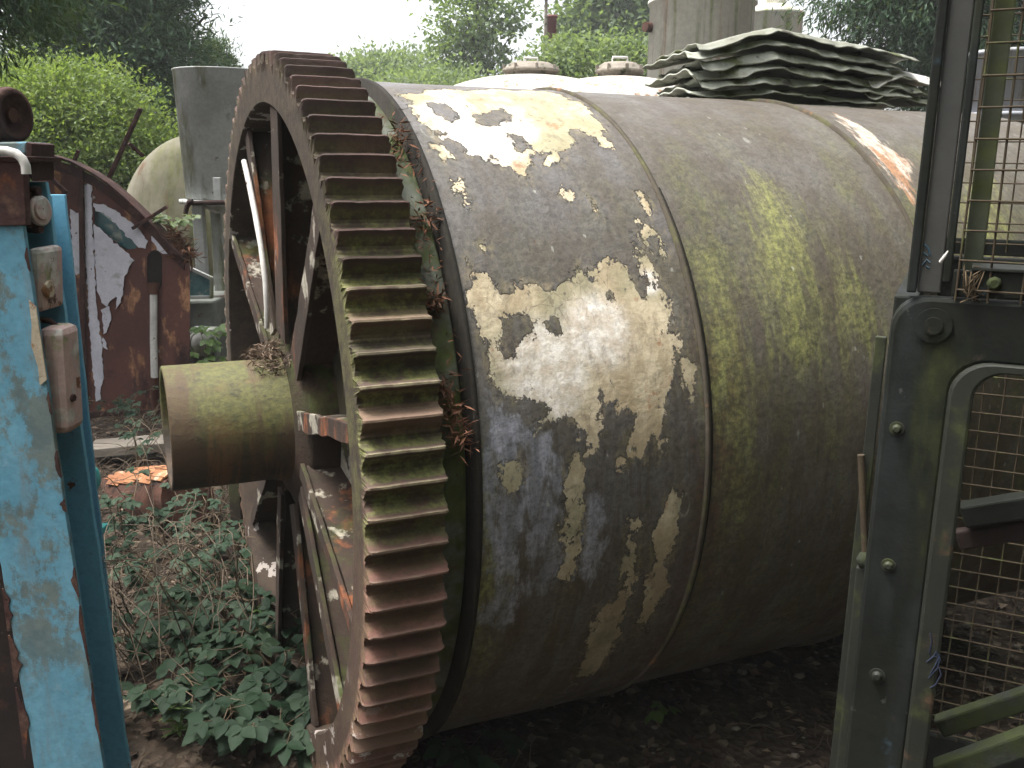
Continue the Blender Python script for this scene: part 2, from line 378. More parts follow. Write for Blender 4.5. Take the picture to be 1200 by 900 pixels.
mb = MB(); mb.lathe([(.60, .18), (.912, .181), (.917, .186), (.917, .228), (.91, .2335), (.60, .2335)], 200, 'x', (0, 0, ZC)); mb.build('collar', m_collar, mill)
mb = MB(); mb.lathe([(.86, .2335), (.893, .234), (.893, .243), (RD+.004, .2445), (RD+.007, .249), (RD+.006, .2575), (RD-.004, .2585)], 220, 'x', (0, 0, ZC)); mb.build('shell_flange', m_grime, mill)
mb = MB(); mb.lathe([(RD-.001, SE), (.90, SE+.012), (.30, SE+.10), (.26, SE+.35), (0.001, SE+.35)], 96, 'x', (0, 0, ZC)); mb.build('far_end_plate', m_head, mill)

# toothed gear ring
NTEETH, W = 97, .1643
prof = [(0.0, .966), (.08, .965), (.18, .968), (.27, .976), (.36, .987), (.43, .996), (.465, 1.0), (.535, 1.0), (.57, .996), (.64, .987), (.73, .976), (.82, .968), (.92, .965)]
np_ = len(prof); ns_ = [0, .004, .012, .026, .040, .055, .070, .085, .100, .115, .130, .142, W-.012, W-.004, W]
mb = MB(); V = []; val = []; TH = []; TI = []; tint_ = RNG.random(NTEETH)
teeth_jit = [(RNG.normal(0, .0012), RNG.normal(0, .006)) for _ in range(NTEETH)]
for si, s_ in enumerate(ns_):
    endc = .007 if si in (0, len(ns_)-1) else (.0018 if si in (1, len(ns_)-2) else 0)
    for k in range(NTEETH):
        for (fr, r_) in prof:
            th = 2*math.pi*(k + fr + .2)/NTEETH; tip = (r_-.965)/.035
            rr = r_ + teeth_jit[k][0]*tip - endc*tip - (0.0025*max(0, mnoise.noise((k*1.7, s_*26, 3)))*tip) - (.010*max(0, mnoise.noise((k*2.9, s_*45, 6))-.38)*tip)
            ang = th + teeth_jit[k][1]*.02*tip + .0010*mnoise.noise((k*2.3, s_*20, fr*2)) + .0007*mnoise.noise((k*5.1, s_*60, fr*3))
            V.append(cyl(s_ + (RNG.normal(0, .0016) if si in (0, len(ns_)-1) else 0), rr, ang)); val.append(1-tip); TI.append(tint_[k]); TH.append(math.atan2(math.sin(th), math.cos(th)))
n_ = NTEETH*np_; Fs = []
for i in range(len(ns_)-1):
    for j in range(n_):
        Fs.append((i*n_+j, (i+1)*n_+j, (i+1)*n_+(j+1) % n_, i*n_+(j+1) % n_))
mb.add(V, Fs, 0, False)
def cap(si, s_, rin):
    o = len(mb.v); vs = [V[si*n_+j] for j in range(n_)] + [cyl(s_, .944, 2*math.pi*(j/np_+.2)/NTEETH) for j in range(n_)] + [cyl(s_, rin, 2*math.pi*(j/np_+.2)/NTEETH) for j in range(n_)]
    fs = [(j, (j+1) % n_, n_+(j+1) % n_, n_+j) for j in range(n_)]; fs += [(n_+j, n_+(j+1) % n_, 2*n_+(j+1) % n_, 2*n_+j) for j in range(n_)]
    mb.add(vs, fs, 0); val.extend([.35]*n_+[1.5]*(2*n_)); TH.extend([math.atan2(math.sin(2*math.pi*(j/np_)/NTEETH), math.cos(2*math.pi*(j/np_)/NTEETH)) for j in range(n_)]*3)
cap(0, 0, .872); cap(len(ns_)-1, W, .90)
o0 = len(mb.v); mb.lathe([(.872, 0), (.866, .006), (.866, .15)], 160, 'x', (0, 0, ZC)); val += [1.7]*(len(mb.v)-o0); TH += [-1.5]*(len(mb.v)-o0)
t = NT('mossy rusty gear teeth')
a_v, a_t = t.attr('valley'), t.attr('theta')
n5, n20, n80 = t.noise(6, 7, .65), t.noise(22, 7, .68), t.noise(90, 5, .7)
col = t.mix(t.rng(n5, .35, .65), (.088, .054, .047), (.052, .036, .031))
redm = t.rng(a_t, .18, -.15)
col = t.mix(redm, col, t.mix(t.rng(n20, .35, .65), (.175, .086, .066), (.100, .052, .041)))
worn = t.math('MULTIPLY', t.rng(a_v, .18, .02), t.rng(a_t, .60, .45))
col = t.mix(t.math('MULTIPLY', worn, t.rng(n20, .35, .6, .15, .8)), col, t.mix(redm, (.25, .22, .135), (.20, .13, .10)))
mossy = t.math('MULTIPLY', t.rng(a_t, -.12, .10), t.rng(a_t, .85, .50))
mm = t.math('MULTIPLY', t.math('MULTIPLY', t.rng(a_v, .12, .55), t.rng(n20, .36, .58)), t.math('ADD', t.math('MULTIPLY', mossy, .9), .25))
col = t.mix(mm, col, t.mix(t.rng(n80, .35, .65), (.155, .155, .055), (.08, .082, .034)))
col = t.mix(t.rng(t.attr('tint'), .15, .0), col, (.16, .105, .075)); col = t.mix(t.rng(t.attr('tint'), .6, 1.0, 0, .55), col, (.030, .022, .017))
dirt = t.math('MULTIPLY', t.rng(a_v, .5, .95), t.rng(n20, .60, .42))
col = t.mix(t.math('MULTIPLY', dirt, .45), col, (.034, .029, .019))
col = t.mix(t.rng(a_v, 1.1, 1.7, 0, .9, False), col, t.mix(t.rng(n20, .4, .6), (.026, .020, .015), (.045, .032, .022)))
chip = t.math('MULTIPLY', t.rng(t.noise(13, 8, .6), .60, .615), t.rng(a_t, -.35, -.75))
col = t.mix(chip, col, (.33, .29, .26))
gear_mat = t.finish(col, .82, t.bump(n80, .5, .003, t.bump(n20, .55, .006)), .25)
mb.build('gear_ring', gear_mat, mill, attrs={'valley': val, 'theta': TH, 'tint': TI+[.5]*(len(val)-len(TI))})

# end plate, hub, trunnion, ribs
mb = MB(); prf = [(.868, .148), (.80, .150), (.60, .152), (.45, .146), (.34, .135), (.20, .12)]
mb.lathe(prf, 96, 'x', (0, 0, ZC)); mb.build('end_plate', m_head, mill)
mb = MB(); mb.lathe([(.150, .02), (.205, .022), (.235, .04), (.262, .05), (.268, .056), (.268, .14)], 72, 'x', (0, 0, ZC)); 
m_hub = weathered('mossy hub', (.05, .032, .022, 1), (.03, .022, .016, 1), 8, [(MOSS, 9, .4, .6, {'up': (-.1, .6)}), ((.12, .07, .045, 1), 14, .5, .62, {'up': (.2, .8)})], .92, ((40, .7, .008), (150, .5, .003)))
mb.build('hub', m_hub, mill)
RT, ST = .1729, -.2937
mb = MB(); mb.lathe([(RT-.018, .06), (RT-.018, ST+.004), (RT-.014, ST), (RT-.003, ST), (RT, ST+.003), (RT, -.02), (RT+.004, -.01), (RT+.012, .03)], 72, 'x', (0, 0, ZC))
t = NT('algae stained trunnion')
streak = t.noise(9, 8, .66, (.35, 1.6, 1.6)); nn = t.noise(5, 6, .6); fi = t.noise(70, 5, .7); n40 = t.noise(34, 6, .7, (.7, 1, 1))
col = t.mix(t.rng(streak, .35, .62), (.070, .045, .026), (.034, .026, .019))
col = t.mix(t.rng(t.noise(7, 9, .68, (2.6, .3, .3)), .49, .60, 0, .85), col, (.135, .068, .030))
gm = t.math('MULTIPLY', t.rng(t.math('ADD', t.objz(), t.math('MULTIPLY', nn, .22)), ZC+.02, ZC+.18), t.rng(streak, .28, .55, .35, 1))
col = t.mix(gm, col, t.mix(t.rng(fi, .35, .65), (.115, .112, .036), (.070, .070, .028)))
col = t.mix(t.rng(t.noise(6, 8, .66, (1.8, .35, .35)), .50, .62, 0, .8), col, (.075, .045, .026))
col = t.mix(t.rng(n40, .56, .66, 0, .6), col, (.03, .024, .018))
mb.build('trunnion', t.finish(col, .72, t.bump(fi, .6, .002, t.bump(n40, .8, .004)), .3), mill)
rng2 = random.Random(3)
RIBS = [(12, .055, 0), (47, .095, 0), (80, .125, 0), (112, .08, 0), (148, .06, 0), (184, .06, 0), (220, .06, 0), (256, .06, 0), (292, .07, 0), (318, .065, 0), (340, .05, 0)]
for i, (dg, fw, _) in enumerate(RIBS):
    th = R(dg); mb = MB()
    er = Vector((0, -math.cos(th), math.sin(th))); et = Vector((0, math.sin(th), math.cos(th))); ea = Vector((1, 0, 0)); c0 = Vector((0, 0, ZC))
    sA, sB = .035 + rng2.uniform(-.008, .008), .02 + rng2.uniform(0, .01)
    n = 10; vs = []
    for k in range(n+1):   # web as a tapered plate with nibbled outer edge
        r_ = .245 + (.868-.245)*k/n; st_ = sA*(1-k/n) + sB*k/n + rng2.uniform(0, .006)
        for tt in (-.009, .009):
            vs += [c0 + er*r_ + et*tt + ea*st_, c0 + er*r_ + et*tt + ea*.152]
    fs = []
    for k in range(n):
        a = k*4; b = a+4; fs += [(a, b, b+1, a+1), (a+2, a+3, b+3, b+2), (a, a+2, b+2, b)]
    fs += [(0, 1, 3, 2), (n*4, n*4+2, n*4+3, n*4+1)]
    mb.add(vs, fs)
    vs = []   # cap flange with ragged edges
    for k in range(n+1):
        r_ = .25 + (.862-.25)*k/n; st_ = sA*(1-k/n) + sB*k/n - .004
        w1, w2 = fw/2*(1-.25*k/n) + rng2.uniform(-.006, .004), fw/2*(1-.25*k/n) + rng2.uniform(-.006, .004)
        for dd in (-.010, .002):
            vs += [c0 + er*r_ - et*w1 + ea*(st_+dd), c0 + er*r_ + et*w2 + ea*(st_+dd)]
    fs = []
    for k in range(n):
        a = k*4; b = a+4; fs += [(a, a+1, b+1, b), (a+2, b+2, b+3, a+3), (a, b, b+2, a+2), (a+1, a+3, b+3, b+1)]
    fs += [(0, 2, 3, 1), (n*4, n*4+1, n*4+3, n*4+2)]
    mb.add(vs, fs); mb.build('rib', m_rib, mill, bevel=.002)

# white bent pipe leaning in the gear wheel
def mill_w(s, r, th): 
    p = Matrix.Rotation(PSI, 4, 'Z') @ Vector(cyl(s, r, th)); return np.array([p.x+GC[0], p.y+GC[1], p.z])
def on_face(px, py, s):
    d = ray(px, py); o = np.array([0, 0, H]); t_ = ((GC + AX*s - o)@AX)/(d@AX); return o + d*t_
mb = MB(); pp = [on_face(px, py, sv) for px, py, sv in ((286, 189, .00), (292, 215, .0), (299, 250, .0), (306, 290, .0), (311, 330, .0), (313, 360, .0), (313, 384, .0))]
mb.tube(pp, [.0082, .0088, .0085, .008, .008, .0085, .007], 12)
tag(mb.build('bent_pipe', m_white, loc=pp[-1]), 'thin bent white pipe propped upright inside the gear wheel above the trunnion', 'pipe')

# ------------------------------------------------------------------ ground
def gheight(x, y):
    h = .035*mnoise.noise((x*.9, y*.9, 1)) + .018*mnoise.noise((x*3.1, y*3.1, 4)) + .010*mnoise.noise((x*9, y*9, 7))
    b = max(0, 1-((x+2.2)**2/2.6+(y-5.2)**2/1.3)); h += .10*b + .09*math.exp(-((x+.95)**2/.10+(y-2.75)**2/.35))
    return h*min(1, max(.1, 14/(1+abs(y)+abs(x)))) - .02
gx = np.concatenate([-np.geomspace(150, 4.2, 24), np.linspace(-4, 4, 130), np.geomspace(4.2, 150, 24)])
gy = np.concatenate([-np.geomspace(80, 1, 16), np.linspace(-.5, 9, 150), np.geomspace(9.3, 200, 26)])
mb = MB(); V = [(x, y, gheight(x, y)) for x in gx for y in gy]; ny = len(gy)
mb.add(V, [(i*ny+j, (i+1)*ny+j, (i+1)*ny+j+1, i*ny+j+1) for i in range(len(gx)-1) for j in range(ny-1)], 0, True)
t = NT('leaf mould')
v1 = t.vor(38, 'F1', 'Color'); sx = t.n.new('ShaderNodeSeparateColor'); t.link(v1, sx.inputs[0])
col = t.mix(sx.outputs[0], (.028, .020, .014), (.066, .047, .033))
col = t.mix(t.rng(sx.outputs[1], .82, .95), col, (.16, .125, .09))
col = t.mix(t.rng(t.noise(7, 8, .65), .40, .62), col, (.022, .017, .012))
col = t.mix(t.rng(t.noise(3, 6, .6), .55, .72, 0, .6), col, (.032, .036, .014))
hgt = t.vor(38); 
tag(mb.build('ground', t.finish(col, .95, t.bump(hgt, .9, .012, t.bump(t.noise(80, 6, .7), .5, .006)), .15)), 'dark leaf litter and stony soil under the drum', 'ground', kind='structure')

# ------------------------------------------------------------------ leaves and scatter
def fast_mesh(name, V, quads, mats, parent=None, loc=None, midx=None, attrs=None, smooth=False):
    me = bpy.data.meshes.new(name); V = np.asarray(V, np.float32)
    if loc is not None: V = V - np.asarray(loc, np.float32)
    q = np.asarray(quads, np.int32); n, k = q.shape
    me.vertices.add(len(V)); me.vertices.foreach_set('co', V.ravel())
    me.loops.add(n*k); me.loops.foreach_set('vertex_index', q.ravel())
    me.polygons.add(n); me.polygons.foreach_set('loop_start', np.arange(0, n*k, k, dtype=np.int32)); me.polygons.foreach_set('loop_total', np.full(n, k, np.int32))
    for m_ in (mats if isinstance(mats, (list, tuple)) else [mats]): me.materials.append(m_)
    if midx is not None: me.polygons.foreach_set('material_index', np.asarray(midx, np.int32))
    me.polygons.foreach_set('use_smooth', np.full(n, smooth))
    for kk, a in (attrs or {}).items():
        at_ = me.attributes.new(kk, 'FLOAT', 'POINT'); at_.data.foreach_set('value', np.asarray(a, np.float32))
    me.update(calc_edges=True); me.validate()
    o = bpy.data.objects.new(name, me); COL.objects.link(o)
    if parent is not None: o.parent = parent
    elif loc is not None: o.location = loc
    return o
def unit(a): return a/np.maximum(np.linalg.norm(a, axis=1), 1e-9)[:, None]
def leaf_geo(C, D, N, L, Wd, fold=.18):
    """pointed folded leaves: 6 verts, two quads each. C base centres, D direction, N normal."""
    D = unit(D); S = unit(np.cross(D, N)); N = np.cross(S, D); L = L[:, None]; Wd = Wd[:, None]
    p0 = C; p1 = C + D*L; a = C + D*L*.42 + S*Wd*.5 + N*Wd*fold; b = C + D*L*.42 - S*Wd*.5 + N*Wd*fold; m = C + D*L*.45 - N*Wd*.02
    V = np.stack([p0, a, p1, b, m], 1).reshape(-1, 3); k = np.arange(len(C))*5
    Q = np.concatenate([np.stack([k, k+1, k+2, k+4], 1), np.stack([k, k+4, k+2, k+3], 1)])
    return V, Q
def leaf_mat(name, c1, c2, c3, trans=.35, rough=.5, spec=.35):
    t = NT(name); a = t.attr('rnd')
    r = t.n.new('ShaderNodeValToRGB'); t.link(a, r.inputs[0]); e = r.color_ramp.elements
    e[0].color = c1; e[0].position = .05; e[1].color = c3; e[1].position = .97; m = e.new(.5); m.color = c2
    col = t.mix(t.rng(t.noise(40, 3), .3, .7, 0, .3), r.outputs[0], tuple(x*.5 for x in c1[:3])+(1,))
    t.finish(col, rough, None, spec)
    tr = t.n.new('ShaderNodeBsdfTranslucent'); t.link(t.mix(.35, col, (.3, .4, .03)), tr.inputs[0])
    mx = t.n.new('ShaderNodeMixShader'); mx.inputs[0].default_value = trans
    t.link(t.bsdf.outputs[0], mx.inputs[1]); t.link(tr.outputs[0], mx.inputs[2]); t.link(mx.outputs[0], t.out.inputs[0])
    return t.mat
lf_bramble = leaf_mat('bramble leaf', (.010, .024, .012, 1), (.017, .037, .018, 1), (.048, .072, .044, 1), .12, .6, .14)
lf_fresh = leaf_mat('fresh green leaf', (.05, .11, .022, 1), (.08, .15, .03, 1), (.13, .20, .06, 1), .35, .45)
lf_bush = leaf_mat('light bush leaf', (.085, .15, .035, 1), (.15, .225, .055, 1), (.27, .32, .11, 1), .5, .5)
lf_conifer = leaf_mat('dark conifer spray', (.020, .048, .026, 1), (.042, .085, .045, 1), (.090, .15, .08, 1), .25, .6, .2)
lf_mid = leaf_mat('broadleaf crown', (.06, .11, .042, 1), (.10, .16, .065, 1), (.16, .22, .10, 1), .5, .5)
lf_pale = leaf_mat('pale far crown', (.11, .17, .075, 1), (.16, .22, .10, 1), (.22, .27, .14, 1), .5, .5)
m_bark = weathered('tree bark', (.07, .055, .04, 1), (.035, .028, .022, 1), 5, [(MOSS_D, 3, .5, .7)], .9, ((18, .7, .02),), stretch=(3, 3, .6))

def tree(name, label, cat, base, blobs, nclump, per, L, W_, mat, trunk_r=.12, group=None, droop=0.0, upb=.35, spread=.16, surf_bias=.6, seed=1, hasl=True):
    rg = np.random.default_rng(seed); base = np.array(base, float)
    root = empty(name, base, label, cat, group)
    C, ws = [], np.array([b[1][0]*b[1][1]*b[1][2] for b in blobs]); ws = ws/ws.sum()
    cl = []; cn = []
    for (bc, br), w_ in zip(blobs, ws):
        k = max(4, int(nclump*w_)); d = unit(rg.normal(size=(k, 3))); rr = 1-rg.random(k)**(1/ (1-surf_bias+.01))*.75 if surf_bias < .99 else np.ones(k)
        rr = np.clip(.35 + .65*rg.random(k)**.4, 0, 1)*(1+rg.normal(0, .09, k))
        cl.append(np.array(bc)+d*rr[:, None]*np.array(br)); cn.append(d)
    cl = np.concatenate(cl); cn = np.concatenate(cn)
    ok = cl[:, 2] > .1; cl, cn = cl[ok], cn[ok]
    cs = spread*(.6+.8*rg.random(len(cl)))
    P = np.repeat(cl, per, 0) + rg.normal(size=(len(cl)*per, 3))*np.repeat(cs, per)[:, None]*np.array([1, 1, .6])
    n = len(P); out = np.repeat(cn, per, 0)
    D = unit(out + rg.normal(size=(n, 3))*.75 + np.array([0, 0, -droop])); N = unit(out*.4 + np.array([0, 0, upb*2]) + rg.normal(size=(n, 3))*.5)
    crnd = rg.random(len(cl)); r_ = np.clip(np.repeat(crnd, per)*.65 + rg.random(n)*.35, 0, 1)
    Ls = L*(.6+.8*rg.random(n)); Ws = W_*(.6+.8*rg.random(n))
    V, Q = leaf_geo(P, D, N, Ls, Ws)
    fast_mesh('crown', V-base, Q, mat, root, attrs={'rnd': np.repeat(r_, 5)})
    # trunk with limbs
    mb = MB(); top = np.mean([b[0] for b in blobs], 0); hi = max(b[0][2]+b[1][2]*.6 for b in blobs)
    pts = [(0, 0, -.1)]; 
    for k in range(1, 7):
        f = k/6; pts.append(((top[0]-base[0])*f**1.3 + rg.normal(0, .03)*f, (top[1]-base[1])*f**1.3 + rg.normal(0, .03)*f, (hi-base[2])*f))
    mb.tube(pts, [trunk_r*(1.15-.95*k/6) for k in range(7)], 10)
    sel = rg.choice(len(cl), min(len(cl), 26), replace=False)
    for i in sel:
        tgt = cl[i]-base; f = np.clip(tgt[2]/max(hi-base[2], .1)-.25, .12, .8); k = f*6; i0 = int(k); a = np.array(pts[i0])*(1-(k-i0))+np.array(pts[min(i0+1, 6)])*(k-i0)
        mid = (a+tgt)/2 + np.array([0, 0, .12*np.linalg.norm(tgt-a)]) + rg.normal(0, .05, 3)
        mb.tube([a, mid, tgt], [trunk_r*.38*(1-f*.6), trunk_r*.22, trunk_r*.06], 6, cap=False)
    mb.build('trunk', m_bark, root, recalc=False)
    return root

# leaf litter, stones and twigs lying on the soil
m_dead = NT('dead leaf'); _a = m_dead.attr('rnd'); _r = m_dead.n.new('ShaderNodeValToRGB'); m_dead.link(_a, _r.inputs[0])
_r.color_ramp.elements[0].color = (.030, .020, .014, 1); _r.color_ramp.elements[1].color = (.21, .155, .11, 1); _e = _r.color_ramp.elements.new(.6); _e.color = (.075, .05, .034, 1)
m_dead = m_dead.finish(_r.outputs[0], .85, None, .2)
def gz(P): return np.array([gheight(x, y) for x, y in P])
def litter(name, label, n, xr, yr, L, seed):
    rg = np.random.default_rng(seed); P = np.stack([rg.uniform(*xr, n), rg.uniform(*yr, n)], 1)
    C = np.column_stack([P, gz(P)+.004+.012*rg.random(n)]); a = rg.uniform(0, 6.28, n)
    D = np.stack([np.cos(a), np.sin(a), rg.normal(0, .22, n)], 1); N = np.array([0, 0, 1.]) + rg.normal(0, .35, (n, 3))
    s_ = L*(.4+rg.random(n)**1.5*1.1); V, Q = leaf_geo(C, D, N, s_, s_*(.35+.4*rg.random(n)), .25)
    tag(fast_mesh(name, V, Q, m_dead, attrs={'rnd': np.repeat(rg.random(n)**1.6, 5)}), label, 'leaf litter', kind='stuff')
litter('leaf_litter', 'brown dead leaves scattered over the dark ground', 15000, (-3.2, 3.6), (1.6, 6.5), .038, 5)
m_stone = weathered('grey stone', (.22, .185, .145, 1), (.12, .10, .08, 1), 14, [(MOSS_D, 10, .55, .7)], .9, ((60, .5, .004),))
rg = np.random.default_rng(8); mb = MB()
for k in range(260):
    x, y = rg.uniform(-.4, 2.4), rg.uniform(1.7, 3.3)
    s_ = .006+.016*rg.random()**2; z = gheight(x, y)+s_*.3; vs = []
    for d in ((1, 0, 0), (-1, 0, 0), (0, 1, 0), (0, -1, 0), (0, 0, 1), (0, 0, -1), (.6, .6, .5), (-.6, .6, .5), (.6, -.6, .5), (-.6, -.6, .5)):
        j = s_*(.75+.5*rg.random()); vs.append((x+d[0]*j, y+d[1]*j*.8, z+d[2]*j*.6))
    mb.add(vs, [(4, 6, 7), (4, 7, 9), (4, 9, 8), (4, 8, 6), (6, 0, 2), (6, 2, 7), (7, 2, 1), (7, 1, 9), (9, 1, 3), (9, 3, 8), (8, 3, 0), (8, 0, 6), (5, 2, 0), (5, 1, 2), (5, 3, 1), (5, 0, 3)], 0, True)
tag(mb.build('gravel', m_stone), 'small pale stones in the soil beneath the drum', 'gravel', kind='stuff')
m_twig = weathered('dry twig', (.10, .07, .048, 1), (.05, .036, .028, 1), 30, (), .85, ())
mb = MB()
for k in range(900):
    x, y = rg.uniform(-.3, 2.8), rg.uniform(1.7, 4.2)
    if k % 3 == 0: x, y = rg.uniform(-2.6, -.3), rg.uniform(2.2, 5)
    a = rg.uniform(0, 6.28); l = rg.uniform(.03, .16); z = gheight(x, y)+.008
    p = [(x+math.cos(a+rg.normal(0, .15))*l*f, y+math.sin(a+rg.normal(0, .15))*l*f, z+.012*f*rg.random()) for f in (0, .4, .75, 1)]
    mb.tube(p, [.0022, .002, .0018, .001], 5, cap=False)
tag(mb.build('fallen_twigs', m_twig, recalc=False), 'thin brown twigs littering the ground', 'twigs', kind='stuff')
# needles caught between the collar and the shell and on the hub
def debris(name, label, spots, seed, mat=m_dead, sz=.03):
    rg = np.random.default_rng(seed); C = []
    for (p, sp, n) in spots: C.append(np.array(p)+rg.normal(size=(n, 3))*np.array(sp))
    C = np.concatenate(C); n = len(C); D = rg.normal(size=(n, 3))*np.array([1, 1, .6]); N = rg.normal(size=(n, 3))+np.array([0, 0, 1])
    s_ = sz*(.5+rg.random(n)); V, Q = leaf_geo(C, D, N, s_, s_*.16); r_ = .35+.65*rg.random(n)
    return tag(fast_mesh(name, V, Q, mat, attrs={'rnd': np.repeat(r_, 5)}), label, 'debris', kind='stuff')
sp = [(mill_w(-.03+.02*i, RT+.012+.012*i, R(60+10*k)), (.02, .02, .008), 45) for i in range(3) for k in range(6)]
debris('dry_needles', 'brown dry needles heaped on top of the hub', sp, 21, sz=.022)
m_needle = weathered('red brown needle', (.17, .075, .04, 1), (.10, .05, .03, 1), 30, (), .85, ())
rgt_ = random.Random(4); sp = [(mill_w(.20+rgt_.uniform(-.02, .02), .932+rgt_.uniform(-.006, .008), R(rgt_.uniform(8, 58))), (.008+.014*rgt_.random(), .006+.02*rgt_.random(), .006+.02*rgt_.random()), int(8+90*rgt_.random()**2)) for a in range(26)]
debris('needle_clumps', 'red brown needles caught between the gear and the drum', sp, 22, m_needle, .024)

# bramble plants: arching stems with toothed leaflets
def leaflet(mb, base, d, nrm, L, Wd, m=0):
    d = Vector(d).normalized(); s_ = d.cross(Vector(nrm)).normalized(); nn = s_.cross(d); vs = []
    prof_ = [(0, .02), (.12, .26), (.28, .44), (.36, .41), (.48, .50), (.56, .44), (.68, .38), (.76, .28), (.88, .18), (1, .0)]
    b = Vector(base)
    for f, w_ in prof_:
        c = b + d*L*f - nn*L*.10*f*f
        vs += [c + s_*Wd*w_ + nn*Wd*w_*.28, c, c - s_*Wd*w_ + nn*Wd*w_*.28]
    fs = []
    for k in range(len(prof_)-1): a = k*3; fs += [(a, a+3, a+4, a+1), (a+1, a+4, a+5, a+2)]
    mb.add(vs, fs, m, True); return len(vs)
def bramble(name, label, cat, p, n_stem, height, reach, leaf, mat, seed, group=None, five=False, lean=(0, 0)):
    rg = random.Random(seed); root = empty(name, p, label, cat, group); st = MB(); lv = MB(); rn = []
    for k in range(n_stem):
        a = rg.uniform(0, 6.28); h = height*rg.uniform(.6, 1.1); r_ = reach*rg.uniform(.5, 1.1); pts = []
        for i in range(7):
            f = i/6; pts.append((math.cos(a+.3*f)*r_*f+lean[0]*f+rg.uniform(-.01, .01), math.sin(a+.3*f)*r_*f+lean[1]*f+rg.uniform(-.01, .01), h*math.sin(min(f*1.9, 2.3))*.95+.01))
        st.tube(pts, [.003, .003, .0028, .0024, .002, .0016, .001], 5, cap=False)
        for i in range(2, 7):
            q = Vector(pts[i]); b = rg.uniform(0, 6.28); pd = Vector((math.cos(b), math.sin(b), rg.uniform(0, .5))).normalized(); pe = q + pd*leaf*rg.uniform(.5, 1)
            st.tube([q, pe], .0011, 4, cap=False); v0 = rg.random()*.7
            out = Vector((pd.x, pd.y, -.15)).normalized(); nrm = Vector((rg.uniform(-.35, .35), rg.uniform(-.6, .1), 1)).normalized(); sd = out.cross(nrm)
            for ang, sc_ in ((0, 1), (1.15, .8), (-1.15, .8)) + (((2.0, .6), (-2.0, .6)) if five else ()):
                L = leaf*sc_*rg.uniform(.85, 1.15); d = out*math.cos(ang)+sd*math.sin(ang)
                c = leaflet(lv, pe, d + Vector((0, 0, rg.uniform(-.3, .1))), nrm, L, L*rg.uniform(.62, .8)); rn += [min(1, v0+rg.random()*.3)]*c
    st.build('stem', m_bramble_stem, root, recalc=False); lv.build('leaves', mat, root, attrs={'rnd': rn}, recalc=False)
    return root
BR = [  # pixel on the ground, stems, height, reach, leaf
 (300, 880, 8, .16, .22, .068, 'broad dark bramble in front of the gear ring beside a bent dead stalk'), (375, 850, 7, .20, .16, .066, 'dark bramble with glossy leaves hard against the lower gear rim'),
 (338, 835, 7, .24, .16, .060, 'tall bramble pressed into the lower edge of the gear wheel'), (395, 893, 5, .14, .14, .064, 'bramble with big leaves at the very foot of the gear wheel'), (330, 720, 6, .34, .16, .050, 'bramble climbing the dark wheel under the hub'), (230, 810, 6, .16, .2, .054, 'spreading bramble in the middle of the weedy patch'), (265, 745, 6, .2, .2, .052, 'bramble in shade between dead stems and the wheel'),
 (245, 880, 5, .14, .18, .058, 'low bramble with dark leaves lowest in front of the weeds'), (180, 850, 5, .16, .2, .052, 'bramble beside the foot of the blue column'),
 (180, 770, 5, .20, .2, .05, 'bramble by the nearest blue upright with pale backed leaves'), (285, 790, 4, .14, .17, .05, 'bramble midway between the blue column and the gear'),
 (330, 750, 4, .16, .16, .048, 'bramble growing close in beneath the hub at the wheel'), (215, 715, 4, .2, .22, .046, 'straggling bramble among dry stems below the trunnion'),
 (160, 690, 4, .22, .2, .045, 'bramble crowded against the farther blue upright'), (280, 690, 5, .24, .2, .045, 'bramble in the shade below the trunnion pipe'),
 (235, 655, 4, .24, .2, .042, 'bramble just in front of the cut log'), (310, 650, 4, .3, .2, .042, 'bramble behind the trunnion by the gear wheel'),
 (175, 520, 4, .22, .3, .042, 'bramble creeping over the plank below the rusty casing'), (140, 505, 3, .25, .25, .04, 'bramble at the foot of the rusty casing beside the blue upright'),
 (150, 640, 6, .3, .25, .046, 'leggy bramble between the log and the blue upright'), (165, 575, 5, .3, .25, .042, 'bramble standing behind the cut log'), (270, 590, 6, .34, .26, .044, 'bramble far back under the open trunnion end'), (300, 560, 6, .36, .26, .044, 'bramble growing behind the wheel beyond the trunnion'),
 (205, 735, 6, .24, .22, .044, 'bramble half buried in dry stems by the blue uprights'), (300, 700, 6, .30, .2, .042, 'bramble rooted at the lower left of the wheel under the hub'), (250, 700, 6, .26, .24, .042, 'tangled bramble in the shaded middle below the trunnion'), (185, 800, 6, .16, .2, .048, 'low bramble in front of the dry stems by the front blue column'), (320, 800, 6, .22, .16, .05, 'dark bramble leaning on the lower gear spokes'), (215, 840, 5, .12, .2, .046, 'thin low bramble on bare soil in front'),
 (240, 760, 6, .22, .22, .052, 'leafy bramble in the centre of the weedy patch'), (200, 660, 6, .26, .22, .046, 'bramble just left of the log end'),
 (200, 600, 3, .22, .2, .04, 'bramble trailing over the cut log'), (250, 620, 4, .3, .2, .04, 'bramble right beneath the open trunnion end')]
for i, (px, py, n, h, r_, lf, lab) in enumerate(BR):
    g = gnd(px, py); g[2] = gheight(g[0], g[1]); bramble('bramble', lab, 'bramble', g, n, h, r_, lf, lf_bramble, 40+i, 'brambles growing on the left of the gear')
for i, (px, py, lab, n, h) in enumerate(((770, 848, 'small bright green seedling alone on the soil under the drum', 1, .05), (572, 892, 'low bramble sprig with big green leaves at the foot of the gear teeth', 2, .08))):
    g = gnd(px, py); g[2] = gheight(g[0], g[1]); bramble('seedling', lab, 'seedling', g, n, h, .03 if n == 1 else .09, .040 if n == 1 else .075, lf_fresh if n == 1 else lf_bramble, 80+i)
